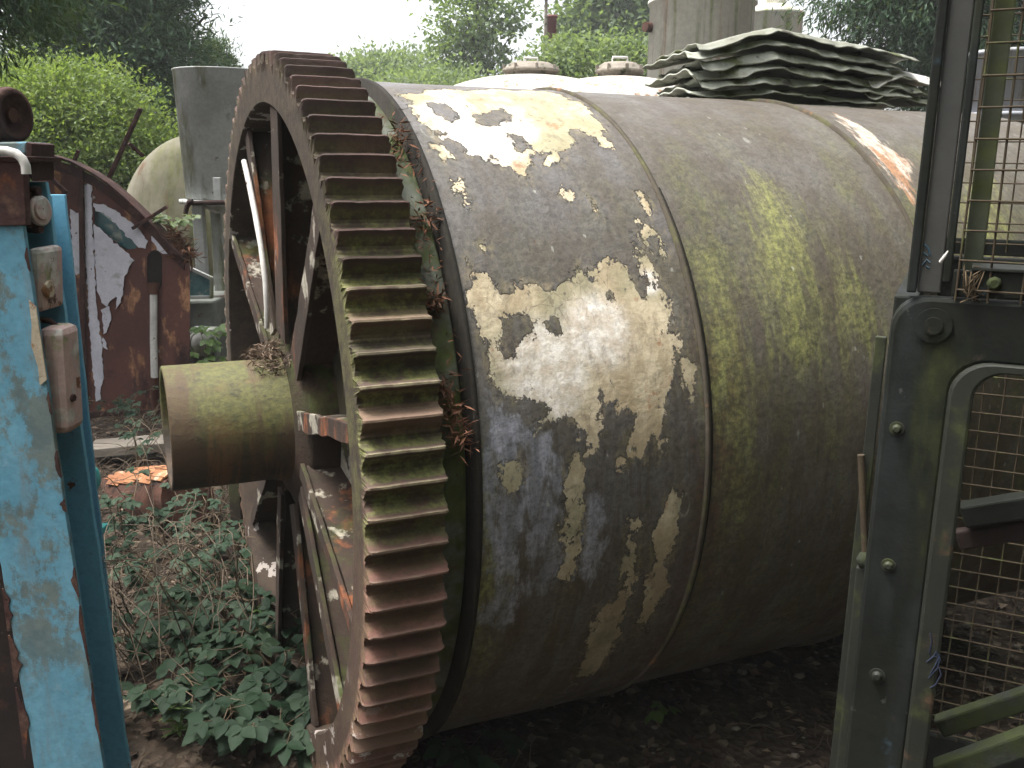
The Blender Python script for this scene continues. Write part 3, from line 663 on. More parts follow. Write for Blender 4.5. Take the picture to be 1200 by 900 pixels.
# narrow leaved weeds (cleavers-like whorls)
for i, (px, py, lab) in enumerate(((300, 775, 'spiky narrow leaved weed nearest the wheel'), (295, 805, 'spiky narrow leaved weed among bramble leaves'), (215, 880, 'pale spiky weed in front beside the blue column'), (250, 800, 'thin spiky weed in the middle of the brambles'))):
    g = gnd(px, py); g[2] = gheight(g[0], g[1]); root = empty('weed', g, lab, 'weed', 'narrow leaved weeds among the brambles'); rgd = random.Random(i+5); lv = MB(); rn = []
    st = MB(); top = Vector((rgd.uniform(-.04, .04), rgd.uniform(-.04, .04), .13)); st.tube([(0, 0, 0), top*.5, top], .002, 5, cap=False)
    for lev in (.35, .6, .8, 1.0):
        for k in range(8):
            a = k*.785+lev*3+rgd.uniform(-.2, .2); c = leaflet(lv, top*lev, (math.cos(a), math.sin(a), rgd.uniform(.1, .7)), (0, 0, 1), .06*rgd.uniform(.7, 1.1), .012); rn += [rgd.random()]*c
    st.build('stem', m_bramble_stem, root, recalc=False); lv.build('leaves', lf_fresh, root, attrs={'rnd': rn}, recalc=False)
# tangle of dead stems
mb = MB(); rgd = random.Random(2)
m_stalk = weathered('bleached stalk', (.15, .115, .08, 1), (.08, .06, .042, 1), 20, (), .8, ())
for k in range(190):
    px, py = rgd.uniform(130, 335), rgd.uniform(560, 830); g = gnd(px, py); z0 = gheight(g[0], g[1]); a = rgd.uniform(0, 6.28); l = rgd.uniform(.25, .85); h = rgd.uniform(.03, .48); q = []
    for i in range(9):
        f = i/8; q.append((g[0]+math.cos(a+f*.5)*l*f+rgd.uniform(-.008, .008), g[1]+math.sin(a+f*.5)*l*f*.8+rgd.uniform(-.008, .008), z0+h*math.sin(f*rgd.uniform(2.3, 2.9))+.005))
    q = [p for p in q if (np.array([p[0], p[1], 0])-GC)@AX < -.02 or p[1] > 3.6]
    if len(q) > 3: mb.tube(q, [.0026*(1-.7*i/len(q)) for i in range(len(q))], 5, cap=False)
tag(mb.build('dead_stems', m_stalk, recalc=False), 'tangle of dry dead bramble stems below the trunnion', 'dead stems', kind='stuff')
g = gnd(600, 905); mb = MB(); gz0 = gheight(g[0], g[1]); mb.tube([(g[0]-.02, g[1], gz0), (g[0]+.01, g[1]+.01, gz0+.05), (g[0]+.055, g[1]+.03, gz0+.13)], [.002, .0018, .001], 5); mb.tube([(g[0]+.05, g[1]+.02, gz0), (g[0]+.052, g[1]+.025, gz0+.07), (g[0]+.055, g[1]+.03, gz0+.13)], [.002, .0018, .001], 5)
tag(mb.build('dead_stalk', m_stalk, loc=(g[0], g[1], gz0)), 'single bleached stalk bent double in front of the drum', 'stalk')

# ------------------------------------------------------------------ blue steel frame on the left
t = NT('weathered blue paint')
n1, n2, n3 = t.noise(5, 8, .65, (1, 1, .6)), t.noise(16, 9, .68), t.noise(60, 6, .7)
col = t.mix(t.rng(n1, .35, .65), (.095, .265, .365), (.135, .32, .42))
al = t.math('MULTIPLY', t.rng(t.noise(8, 12, .76, (1, 1, .7)), .46, .54), t.rng(t.objz(), .25, .80))
col = t.mix(t.math('MULTIPLY', al, .8), col, t.mix(t.rng(n2, .35, .65), (.085, .092, .070), (.155, .150, .105)))
col = t.mix(t.rng(n2, .60, .70, 0, .6), col, (.20, .33, .42))
col = t.mix(t.rng(t.noise(7, 10, .68), .655, .675), col, t.mix(t.rng(n3, .4, .6), (.15, .06, .03), (.06, .028, .018)))
col = t.mix(t.rng(n3, .3, .75, 0, .3), col, (.03, .07, .09))
col = t.mix(t.rng(t.noise(5, 9, .7, (1.5, 1.5, .25)), .54, .68, 0, .5), col, (.16, .13, .095))
m_blue = t.finish(col, .68, t.bump(n3, .3, .002, t.bump(n2, .35, .004)), .35)
t = NT('plain blue paint')
n1, n2, n3 = t.noise(4, 8, .65, (1, 1, .5)), t.noise(20, 9, .68), t.noise(70, 6, .7)
col = t.mix(t.rng(n1, .35, .65), (.115, .33, .47), (.145, .385, .53))
col = t.mix(t.rng(n2, .62, .70, 0, .7), col, (.07, .13, .16)); col = t.mix(t.rng(t.noise(9, 9, .65), .67, .69), col, (.11, .045, .025)); col = t.mix(t.rng(n3, .35, .75, 0, .25), col, (.02, .07, .10))
m_blue2 = t.finish(col, .5, t.bump(n3, .3, .002), .35)
bf0 = at(60, 480, 1.78); bf = empty('blue_steel_frame', (bf0[0], bf0[1], 0), 'tall blue painted steel frame with rust and stains', 'steel frame')
def lerp(a, b, f): return tuple(x+(y-x)*f for x, y in zip(a, b))
def plate_px(mb, px4, Y, thick, m=0, zlow=None):
    """plate in the vertical plane at distance Y: quad given by its pixels, thickened away from the viewer"""
    P = [at(px, py, Y) for px, py in px4]; mb.prism(P, (0, thick, 0), m)
def column(name, edge_top, edge_bot, Y, width, depth, mat, ztop=None, rear=False, rot_fl=.012, jag=True):
    """H section standing on the ground; its right-hand front edge runs through two pixels"""
    a, b = at(*edge_top, Y+(depth if rear else 0)), at(*edge_bot, Y+(depth if rear else 0)); a[1] = b[1] = Y; dz = (a-b)/(a[2]-b[2]); lo = b - dz*(b[2]-(-.05)); a = a + dz*((ztop or a[2])-a[2]); mb = MB()
    w = np.array([-width, 0, 0]); th = np.array([0, rot_fl, 0]); dp = np.array([0, depth, 0]); n = 26; rr = random.Random(int(Y*100))
    jit = lambda: rr.uniform(-.0018, .0012) if jag else 0
    def strip(p0, p1, q, off, m=0):  # slightly nibbled long edges
        vs = []; fs = []
        for k in range(n+1):
            c = p0+(p1-p0)*k/n
            for e in (c+np.array([jit(), 0, 0]), c+q+np.array([-jit(), 0, 0])): vs += [e, e+off]
        for k in range(n):
            i = k*4; j = i+4; fs += [(i, j, j+2, i+2), (i+1, i+3, j+3, j+1), (i, i+1, j+1, j), (i+2, j+2, j+3, i+3)]
        fs += [(0, 2, 3, 1), (n*4, n*4+1, n*4+3, n*4+2)]
        mb.add(vs, fs, m)
    strip(lo, a, w, th); strip(lo+dp, a+dp, w, -th, 1)
    mid = w*.5; strip(lo+mid+th+np.array([.005, .0005, 0]), a+mid+th+np.array([.005, .0005, 0]), np.array([-.010, 0, 0]), dp-2*th-np.array([0, .001, 0]), 1)
    mb.v = [tuple(np.array(v)-np.array([bf0[0], bf0[1], 0])) for v in mb.v]
    return mb.build(name, [mat, m_blue2], bf, bevel=.0015), lo, a
c1, lo1, hi1 = column('column', (27, 267), (121, 895), 1.78, .152, .125, m_blue, at(53, 213, 1.886)[2])
c1['label'] = 'front blue column with algae stained face and rusted edge'
c3, lo3, hi3 = column('column', (78, 228), (135, 755), 2.70, .17, .10, m_blue2, None, True)
c3['label'] = 'rear blue column with smoother paint'
def local(mb, o=None):
    b = np.array([bf0[0], bf0[1], 0]); mb.v = [tuple(np.array(v)-b) for v in mb.v]; return mb
def bpart(mb, name, mat, bevel=0.0, parent=None, label=None):
    o = local(mb).build(name, mat, parent or bf, bevel=bevel)
    if label: o['label'] = label
    return o
m_guard = weathered('blackened rust', (.022, .014, .011, 1), (.013, .010, .009, 1), 6, [((.05, .022, .014, 1), 9, .56, .68)], .95, ((40, .5, .004),))
m_cap = weathered('thick brown rust', (.060, .028, .024, 1), (.038, .020, .018, 1), 7, [(RUST_L, 12, .58, .7), ((.11, .06, .045, 1), 16, .5, .66)], .9, ((35, .6, .006), (120, .4, .003)))
m_pink = weathered('faded pink paint', (.50, .36, .33, 1), (.42, .30, .27, 1), 12, [((.52, .50, .46, 1), 7, .47, .54, {'detail': 12}), ((.30, .30, .17, 1), 13, .56, .64), (RUST_L, 12, .59, .63), ((.12, .07, .055, 1), 16, .62, .66)], .7, ((50, .5, .004),))
m_cream = weathered('cream paint flake', (.46, .40, .30, 1), (.36, .30, .21, 1), 12, [((.24, .12, .06, 1), 15, .56, .64)], .8, ((60, .5, .004),))
m_teal = weathered('teal enamel', (.03, .28, .26, 1), (.02, .20, .19, 1), 10, [(RUST_D, 16, .62, .7)], .45, ())
# rusty head piece of the front column
mb = MB(); P = [(-25, 190), (24, 190), (25, 183), (-25, 183)]; plate_px(mb, P, 1.77, .16)
P = [(-25, 266), (31, 264), (27, 190), (-25, 190)]; plate_px(mb, P, 1.772, .02); plate_px(mb, [(-8, 264), (-2, 264), (-2, 190), (-8, 190)], 1.793, .12)
bpart(mb, 'head_plate', m_cap, .002)
mb = MB(); plate_px(mb, [(-20, 183), (30, 180), (31, 166), (-20, 167)], 1.83, .10); bpart(mb, 'top_bracket', m_blue, .003)
mb = MB(); plate_px(mb, [(30, 200), (37, 212), (38, 168), (30, 166)], 1.83, .09); bpart(mb, 'bracket_end', m_cap, .002)
# crossbeam that carries the columns out of view to the left
mb = MB(); a = at(40, 236, 2.1); mb.box((a[0]-.36, 2.07, a[2]-.05), (.55, .07, .10)); q = at(62, 240, 2.8); mb.box((q[0]-.36, 2.81, q[2]-.05), (.55, .06, .10)); mb.box((a[0]-.50, 2.44, a[2]-.05), (.08, .66, .09)); bpart(mb, 'crossbeam', m_blue2, .004)
mb = MB(); mb.prism([at(x, y, 2.15) for x, y in ((-80, 600), (24, 600), (52, 890), (52, 1150), (-80, 1150))], (0, .02, 0)); bpart(mb, 'guard_plate', m_guard, .003)
# side bolted flange with nuts
def disc(mb, px, py, Y, r_, th, axis=(1, -.2, 0), n=20, m=0, hole=None):
    c = Vector(at(px, py, Y)); ax = Vector(axis).normalized(); mb.tube([c-ax*th/2, c-ax*th*.35, c+ax*th*.35, c+ax*th/2], [r_*.9, r_, r_, r_*.9], n, m)
mb = MB(); disc(mb, 38, 245, 1.86, .038, .014); bpart(mb, 'pipe_flange', m_cap)
mb = MB(); disc(mb, 43, 245, 1.86, .022, .03); disc(mb, 47, 247, 1.86, .03, .009); bpart(mb, 'pipe_stub', m_pink)
for px, py in ((36, 224), (38, 268)):
    mb = MB(); disc(mb, px+3, py, 1.86, .010, .028, n=6); bpart(mb, 'bolt', m_cap)
def rbox(px0, py0, px1, py1, Y, depth, name, mat, bev, label=None, parent=None, skew=0):
    mb = MB(); plate_px(mb, [(px0+skew, py1), (px1+skew, py1), (px1, py0), (px0, py0)], Y, depth); return bpart(mb, name, mat, bev, parent, label)
sb = rbox(31, 291, 49, 366, 1.80, .09, 'switch_box', m_pink, .010, 'upright faded pink switch box', skew=2)
mb = MB(); disc(mb, 51, 338, 1.82, .012, .02, (1, 0, 0)); disc(mb, 56, 339, 1.82, .018, .012, (1, 0, 0)); bpart(mb, 'knob', m_cream, parent=sb)
jb = rbox(42, 384, 74, 510, 1.80, .075, 'junction_box', m_pink, .016, 'larger junction box with flaking pink and white paint', skew=8)
mb = MB()
mb.tube([at(40, 374, 1.84), at(58, 376, 1.84), at(72, 386, 1.84), at(77, 420, 1.84), at(81, 455, 1.84)], .006, 8); bpart(mb, 'box_rim', m_cap, parent=jb)
for px, py in ((78, 465), (83, 466), (80, 478)):
    mb = MB(); disc(mb, px, py, 1.82, .0085, .016, n=6); bpart(mb, 'bolt', m_cap, parent=jb)
# thin cream paint edge curling off the front column
mb = MB()
e = lambda py: 27+(py-267)*94/628
poly = [at(x, y, 1.776) for x, y in ((e(352)-6, 352), (e(360)+1, 360), (e(385)+1, 385), (e(420)+1, 420), (e(445)+1, 445), (e(452)-8, 452), (e(430)-7, 430), (e(405)-11, 405), (e(380)-7, 380))]
mb.prism(poly, (0, .003, 0)); bpart(mb, 'paint_flake', m_cream)
for (y0, y1, w_) in ((665, 700, 5), (710, 780, 4), (585, 600, 5), (528, 560, 6), (290, 318, 3), (800, 870, 3), (460, 486, 3)):
    n = 7; L_ = [(e(y0+(y1-y0)*k/n)+1, y0+(y1-y0)*k/n) for k in range(n+1)]; Rr = [(e(y0+(y1-y0)*k/n)-w_*math.sin(math.pi*(k+.3)/(n+.6))*random.uniform(.6, 1.3), y0+(y1-y0)*k/n) for k in range(n, -1, -1)]
    mb = MB(); mb.prism([at(x, y, 1.7775) for x, y in L_+Rr], (0, .002, 0)); bpart(mb, 'rust_scab', m_cap)
for (y0, y1, w_) in ((690, 740, 7), (745, 800, 9), (806, 890, 8), (560, 610, 5)):
    n = 8; el = lambda y: -53+(y-267)*83/628; jj = random.Random(y0)
    L_ = [(el(y0+(y1-y0)*k/n)-1, y0+(y1-y0)*k/n) for k in range(n+1)]; Rr = [(el(y0+(y1-y0)*k/n)+w_*math.sin(math.pi*(k+.3)/(n+.6))*jj.uniform(.6, 1.4), y0+(y1-y0)*k/n) for k in range(n, -1, -1)]
    mb = MB(); mb.prism([at(x, y, 1.7775) for x, y in L_+Rr], (0, .002, 0)); bpart(mb, 'rust_scab', m_cap)
# dangling wire on the rear column
mb = MB(); mb.tube([at(118, 706, 2.73), at(124, 722, 2.72), at(129, 738, 2.72), at(131, 755, 2.72)], .003, 6); bpart(mb, 'wire', m_cap)
# white hose over the head plate
mb = MB(); hp = [at(x, y, 1.76) for x, y in ((-30, 176), (-8, 176), (8, 177), (19, 180), (26, 186), (30, 194), (31, 204))]; mb.tube(hp, .0085, 12)
tag(mb.build('hose', m_white, loc=hp[-1]), 'short white hose curving over the rusty head of the blue frame', 'hose')
# pulley wheel on its rusty arm, standing above the frame
wr = at(9, 135, 1.95); wheel = empty('pulley_wheel', wr, 'small rusty pulley wheel above the blue frame at the edge', 'pulley')
mb = MB(); mb.lathe([(.010, -.006), (.036, -.006), (.041, -.02), (.052, -.018), (.055, -.008), (.046, 0), (.055, .008), (.052, .018), (.041, .02), (.036, .006), (.010, .006)], 40, 'x'); w_ = mb.build('rim', m_cap, wheel); w_.rotation_euler = (0, 0, R(-12))
mb = MB(); mb.tube([(-.022, 0, 0), (.014, 0, 0)], .014, 16); w_ = mb.build('axle', m_rust, wheel); w_.rotation_euler = (0, 0, R(-12))
mb = MB(); mb.bar((-.02, .03, 0), (-.09, .05, -.10), .03, .012); mb.bar((-.09, .05, -.09), (-.10, .10, -.27), .035, .014); mb.build('arm', m_rust, wheel)

# ------------------------------------------------------------------ rusty casing behind the blue frame
YC = 6.2
c0 = gnd(150, 486); c0 = np.array([at(150, 480, YC)[0], YC, 0.0]); cas = empty('rusty_casing', c0, 'rust brown steel casing with a curved top and torn white paint', 'casing')
def cpart(mb, name, mat, bevel=0.0, label=None, parent=None):
    mb.v = [tuple(np.array(v)-c0) for v in mb.v]; o = mb.build(name, mat, parent or cas, bevel=bevel)
    if label: o['label'] = label
    return o
m_panel = weathered('red brown rusty panel', (.125, .052, .040, 1), (.090, .040, .033, 1), 4, [((.38, .19, .10, 1), 6, .53, .62, {'stretch': (1.6, 1, .6)}), ((.36, .33, .30, 1), 9, .665, .70), ((.035, .018, .016, 1), 3, .56, .7)], .8, ((40, .4, .004),))
arc = [(38, 182), (60, 186), (85, 194), (108, 206), (128, 219), (148, 236), (166, 253), (184, 272), (200, 291), (215, 305)]
# end panel: outline with window opening and slot cut as a ring of quads
outer = arc + [(221, 312), (222, 400), (222, 482), (130, 486), (38, 488), (38, 300)]
mb = MB()
# split the panel into strips so that the two openings stay open
def topy(x): return float(np.interp(x, [p[0] for p in arc], [p[1] for p in arc]))
def quad(x0, y0a, y0b, x1, y1a, y1b): mb.prism([at(x0, y0a, YC), at(x1, y1a, YC), at(x1, y1b, YC), at(x0, y0b, YC)], (0, .012, 0))
wt = lambda x: np.interp(x, [110, 125, 160], [243, 248, 287]); wb = lambda x: np.interp(x, [110, 146, 152, 160], [262, 293, 296, 291])
for x0, x1 in ((38, 75), (75, 110)): quad(x0, topy(x0), 487, x1, topy(x1), 487)
for x0, x1 in ((110, 125), (125, 146), (146, 160)): quad(x0, topy(x0), wt(x0), x1, topy(x1), wt(x1)); quad(x0, wb(x0), 486, x1, wb(x1), 486)
quad(160, topy(160), 485, 172, topy(172), 485)
sx_ = [172, 174, 177, 181, 185, 188, 190]; st_ = [302, 297, 294, 293, 294, 297, 302]; sbm = [333, 338, 341, 342, 341, 338, 333]
for k in range(6): quad(sx_[k], topy(sx_[k]), st_[k], sx_[k+1], topy(sx_[k+1]), st_[k+1]); quad(sx_[k], sbm[k], 484, sx_[k+1], sbm[k+1], 484)
quad(190, topy(190), 484, 222, 312, 483)
cpart(mb, 'end_panel', m_panel)
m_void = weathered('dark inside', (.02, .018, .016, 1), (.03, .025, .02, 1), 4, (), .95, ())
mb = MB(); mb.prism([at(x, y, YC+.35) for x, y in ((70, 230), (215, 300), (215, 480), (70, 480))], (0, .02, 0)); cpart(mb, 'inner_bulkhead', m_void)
m_glassy = weathered('dusty blue green glass', (.05, .14, .16, 1), (.10, .19, .20, 1), 3, [((.30, .34, .30, 1), 5, .58, .7)], .2, (), .5)
mb = MB(); mb.prism([at(x, y, YC+.05) for x, y in ((106, 240), (165, 285), (165, 300), (106, 270))], (0, .006, 0)); cpart(mb, 'window_pane', m_glassy)
# curved roof sheet and its flanged lip
mb = MB(); P = [at(x, y, YC-.02) for x, y in arc]; lipw = np.array([0, 0, -.075]); n = len(P)
vs = [];
for p in P: vs += [p, p+lipw*.9, p+np.array([0, .015, 0]), p+lipw*.9+np.array([0, .015, 0])]
fs = [];
for k in range(n-1): i = 4*k; j = i+4; fs += [(i, j, j+1, i+1), (i+2, i+3, j+3, j+2), (i, i+2, j+2, j), (i+1, j+1, j+3, i+3)]
fs += [(0, 1, 3, 2), (4*n-4, 4*n-2, 4*n-1, 4*n-3)]; mb.add(vs, fs); cpart(mb, 'rim', m_cap, .003)
mb = MB(); vs = []
for p in P: q = p+np.array([.0, -.03, .014]); vs += [q, q+np.array([.0, .16, -.01]), q+np.array([0, 0, .016]), q+np.array([.0, .16, .006])]
mb.add(vs, fs); cpart(mb, 'roof', m_cap)
m_flake = weathered('white paint skin', (.62, .61, .67, 1), (.52, .51, .57, 1), 10, [((.11, .06, .05, 1), 26, .66, .70), ((.26, .24, .20, 1), 13, .58, .72, {'amt': .6})], .65, ((40, .4, .004),))
def flake(poly, Y=YC-.012, th=.006, name='paint_skin'):
    q = []
    for (xa, ya), (xb, yb) in zip(poly, poly[1:]+poly[:1]):
        k_ = max(1, int(math.hypot(xb-xa, yb-ya)/3.2))
        q += [(xa+(xb-xa)*i/k_, ya+(yb-ya)*i/k_) for i in range(k_)]
    mb = MB(); P = [at(x+random.gauss(0, .75), y+random.gauss(0, .75), Y) for x, y in q]
    mb.prism(P, (0, th, 0)); cpart(mb, name, m_flake)
flake(pl("97,218 108,212 107,240 110,300 113,360 118,400 121,440 117,468 113,470 109,440 105,380 100,300"))
flake(pl("109,238 120,240 135,246 150,258 164,270 173,283 170,292 162,289 150,278 138,264 124,252 113,247"), YC-.018)
flake(pl("110,262 122,272 134,284 146,294 158,306 152,312 146,325 144,345 140,358 136,362 137,348 131,352 125,360 119,355 114,340 111,300"), YC-.018)
flake(pl("119,362 127,360 130,372 126,385 121,392"), YC-.017); flake(pl("120,395 124,402 126,410 121,408"), YC-.017)
flake(pl("178,268 186,275 195,286 202,296 194,298 184,292 178,282"), YC-.017)
flake(pl("82,245 92,250 95,270 95,320 88,322 84,290"), YC-.017)
# white stiffener post and rusty angle beside it, white pipe below the slot
mb = MB(); mb.bar(at(95, 196, YC-.035), at(99, 480, YC-.035), .03, .03, (0, 1, 0)); cpart(mb, 'stiffener', m_cap, .003)
mb = MB(); mb.tube([at(180, 345, YC-.04), at(180, 400, YC-.04), at(181, 442, YC-.04)], .024, 12); cpart(mb, 'drain_pipe', m_white)
mb = MB(); mb.tube([at(181, 442.5, YC-.04), at(182, 500, YC-.04)], .027, 12); cpart(mb, 'pipe_foot', m_rust)
mb = MB(); mb.tube([at(180, 332, YC-.02), at(180, 345, YC-.04)], [.04, .03], 14); cpart(mb, 'spout', m_rust)
mb = MB(); mb.bar(at(155, 268, YC-.06), at(196, 242, YC-.06), .025, .02); cpart(mb, 'brace', m_cap, .003)
mb = MB(); mb.bar(at(128, 208, YC+.2), at(165, 127, YC+.2), .045, .02, (1, 0, 0)); mb.bar(at(151, 168, YC+.23), at(168, 183, YC+.3), .03, .02); cpart(mb, 'angle_bar', m_cap, .003)
mb = MB(); mb.bar(at(80, 208, YC+.1), at(92, 176, YC+.1), .03, .02, (1, 0, 0)); cpart(mb, 'support_strut', m_cap, .003)
mb = MB(); mb.bar(at(36, 186, YC-.1), at(78, 226, YC-.1), .03, .025); cpart(mb, 'support_strut', m_cap, .003)
mb = MB(); mb.prism([at(x, y, YC-.03) for x, y in ((80, 484), (222, 480), (222, 489), (80, 494))], (0, .10, 0)); cpart(mb, 'bottom_sill', m_cap, .004)
# lower skirt down to the ground
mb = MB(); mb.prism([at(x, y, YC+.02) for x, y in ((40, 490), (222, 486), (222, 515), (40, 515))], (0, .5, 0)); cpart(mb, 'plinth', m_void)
sp = [(at(x, y, YC+.05), (.03, .04, .02), 90) for x, y in ((203, 276), (209, 284), (215, 293), (212, 300), (219, 300))]
debris('needle_litter', 'red brown needle litter piled on the end of the curved casing', sp, 33, m_needle, .07)
fp = at(204, 275, YC+.12); bramble('fern', 'pale green fern sprig growing on the curved casing', 'fern', fp, 7, .12, .12, .055, lf_pale, 5)
# plank, log, teal fitting
m_plank = weathered('weathered timber', (.26, .23, .19, 1), (.17, .145, .115, 1), 6, [(MOSS_D, 7, .55, .7)], .85, ((40, .5, .004),), stretch=(.4, 3, 3))
pA, pB = at(108, 526, 4.9), at(200, 518, 5.0); mb = MB(); mb.bar(pA, pB, .20, .05, jit if False else (0, 0, 1)); tag(mb.build('plank', m_plank, loc=(pA+pB)/2, bevel=.004), 'grey weathered plank lying below the rusty casing', 'plank')
mb = MB(); mb.bar(at(108, 548, 4.95), at(200, 542, 5.05), .14, .12); 
pB2 = at(150, 548, 5.0); tag(mb.build('timber_baulk', m_plank, loc=pB2, bevel=.006), 'dark timber baulk under the grey plank', 'timber')
m_logbark = weathered('reddish log bark', (.10, .045, .030, 1), (.06, .03, .022, 1), 8, [((.03, .02, .016, 1), 7, .5, .62)], .9, ((30, .8, .01),), stretch=(1, 1, 1))
m_cutwood = weathered('sun-tinted orange split wood', (.38, .18, .085, 1), (.27, .115, .055, 1), 9, [((.16, .07, .04, 1), 14, .55, .63), ((.50, .35, .24, 1), 12, .60, .66)], .85, ((40, .6, .006),))  # orange of the exposed wood also paints in dappled sun on the log
l0, l1 = at(222, 608, 4.15), at(130, 584, 4.75); l0[2] = max(l0[2], .15); lg = empty('log', (l0+l1)/2*np.array([1, 1, 0]), 'cut log with bright sun-tinted orange split wood lying under the trunnion', 'log')
ctr = (l0+l1)/2*np.array([1, 1, 0]); mb = MB(); k = 9; pts = [l0+(l1-l0)*i/(k-1) for i in range(k)]
mb.tube([np.array(p)-ctr for p in pts], [.132, .142, .14, .138, .142, .139, .136, .138, .13], 24); mb.build('bark', m_logbark, lg)
mb = MB()
for i in range(44):
    f = random.uniform(.12, .70); a = random.uniform(.75, 1.75); p = l0+(l1-l0)*f-ctr; d = unit((l1-l0)[None])[0]; up = np.array([0, 0, 1.]); sd = np.cross(up, d); q = p+(up*math.sin(a)+sd*math.cos(a)*(1))*.147
    mb.bar(q-d*random.uniform(.04, .12), q+d*random.uniform(.04, .12)+np.array([0, 0, .012]), random.uniform(.02, .05), .008, tuple(up*math.sin(a)+sd*math.cos(a)))
mb.build('split_wood', m_cutwood, lg)
tf = at(102, 562, 3.5); teal = empty('valve', tf, 'small teal green valve poking out beside the blue upright', 'valve')
mb = MB(); mb.lathe([(.0, -.05), (.05, -.05), (.055, -.04), (.055, .015), (.05, .03), (.035, .04), (0, .04)], 24, 'x'); mb.build('wheel_boss', m_teal, teal)
mb = MB(); mb.box((.0, 0, -.13), (.05, .05, .16)); mb.box((.01, 0, -.21), (.09, .07, .03)); mb.tube([(0, 0, -.22), (0, 0, -tf[2])], .03, 12); mb.build('body', m_teal, teal, bevel=.004)
# rough bearing block standing behind the gear under the trunnion
b0 = at(300, 640, 3.9); b0[2] = 0; bb = empty('bearing_stand', b0, 'flaking rusty bearing stand behind the trunnion beside the gear wheel', 'stand')
mb = MB(); mb.box((-.05, 0, .30), (.05, .22, .62)); mb.build('upright', m_head, bb, bevel=.004)
mb = MB(); mb.box((.07, 0, .24), (.10, .16, .50)); mb.build('side_plate', m_lip, bb, bevel=.004)
mb = MB(); mb.box((.02, 0, .015), (.34, .34, .05)); mb.build('base_plate', m_rust_dark, bb, bevel=.004)
# ------------------------------------------------------------------ tanks and plant behind
m_tank = weathered('algae stained concrete grey tank', (.20, .185, .135, 1), (.13, .12, .085, 1), 2.5, [((.10, .105, .035, 1), 2.2, .42, .66, {'stretch': (1.6, 1.6, .5)}), ((.12, .07, .04, 1), 3, .60, .72, {'stretch': (2, 2, .5)})], .8, ((20, .3, .006),))
YT = 7.9; tc = at(247, 272, YT); rt = 110/F*math.hypot(YT, 1.5)
tk = empty('horizontal_tank', (tc[0], tc[1], 0), 'big dull green grey horizontal tank with a domed end beyond the rusty casing', 'tank', rz=R(-12))
mb = MB(); pr = [(0.001, -.28)] + [(rt*math.sin(a), -.28*math.cos(a)) for a in np.linspace(.1, math.pi/2, 12)] + [(rt, .25)]
mb.lathe(pr, 72, 'y', (0, 0, tc[2])); mb.build('domed_end', m_tank, tk)
mb = MB(); mb.lathe([(rt-.002, .252), (rt+.014, .254), (rt+.014, .30), (rt-.002, .304), (rt-.002, 3.2), (rt*.7, 3.45), (.001, 3.5)], 72, 'y', (0, 0, tc[2])); mb.build('barrel', m_tank, tk)
for yy in (.6, 2.6):
    mb = MB(); mb.box((0, yy, (tc[2]-rt*.75)/2), (rt*1.5, .25, tc[2]-rt*.75)); mb.build('saddle', m_rust_dark, tk, bevel=.01)
# galvanised hopper on legs
m_galv = weathered('streaked galvanised steel', (.42, .43, .42, 1), (.30, .31, .30, 1), 5, [((.17, .185, .10, 1), 3.2, .46, .66, {'stretch': (1.5, 1.5, .35)}), ((.42, .43, .43, 1), 8, .56, .68, {'stretch': (2, 2, .4)}), (RUST, 9, .66, .72)], .6, ((30, .3, .004),))
YH = 6.9; hb, ht = at(263, 234, YH), at(263, 84, YH); hr0, hr1 = 47/F*YH, 53/F*YH
hp_ = empty('hopper', (hb[0], hb[1]+.1, 0), 'streaked grey galvanised round hopper behind the gear wheel', 'hopper')
mb = MB(); mb.lathe([(hr0*.35, hb[2]-.10), (hr0-.01, hb[2]+.0), (hr0, hb[2]+.01), (hr1, ht[2]), (hr1+.004, ht[2]+.004), (hr1+.004, ht[2]+.012), (hr1-.008, ht[2]+.012), (hr1-.03, ht[2]-.2)], 56, 'z'); mb.build('vessel', m_galv, hp_)
mb = MB(); mb.lathe([(hr0+.004, hb[2]), (hr0+.05, hb[2]-.002), (hr0+.05, hb[2]-.03), (hr0-.03, hb[2]-.035)], 56, 'z'); mb.build('flange', m_galv, hp_)
for k, (sx1, sy1) in enumerate(((-.16, -.2), (.2, -.2), (-.16, .2), (.2, .2))):
    mb = MB(); mb.box((sx1, sy1, (hb[2]-.04)/2), (.075, .075, hb[2]-.04)); mb.build('leg', m_galv, hp_, bevel=.004)
hc = np.array([hb[0], hb[1]+.1, 0])
mb = MB(); q = [at(x, y, YH-.42)-hc for x, y in ((226, 236), (222, 237), (219, 242), (217, 252))]; mb.tube(q, [.02, .02, .018, .016], 8); mb.tube([at(222, 238, YH-.40)-hc, at(268, 237, YH-.40)-hc], .016, 8); mb.build('lever', m_rust_dark, hp_)
mb = MB(); a = at(255, 222, YH-.38)-hc; mb.box(a, (.05, .04, .16)); mb.build('bracket', m_galv, hp_, bevel=.004)
# old vehicle, only its windscreen, lamp and wing show
m_oldgreen = weathered('dull grey green bodywork', (.16, .17, .15, 1), (.09, .10, .085, 1), 4, [(RUST, 8, .56, .68)], .6, ((30, .3, .004),))
YV = 6.6; vc = np.array([at(240, 400, YV)[0], YV+.3, 0]); vh = empty('old_vehicle', vc, 'old vehicle with teal windscreen and round headlamp between the casing and gear', 'vehicle')
def vpart(mb, name, mat, bevel=0.0): mb.v = [tuple(np.array(v)-vc) for v in mb.v]; return mb.build(name, mat, vh, bevel=bevel)
o4 = [at(x, y, YV-.05) for x, y in ((214, 309), (249, 325), (249, 350), (214, 351))]; i4 = [at(x, y, YV-.05) for x, y in ((217, 314), (245.5, 328), (245.5, 346.5), (217, 347))]
mb = MB(); mb.ring(o4, i4, (0, .03, 0)); vpart(mb, 'windscreen_frame', m_galv, .003)
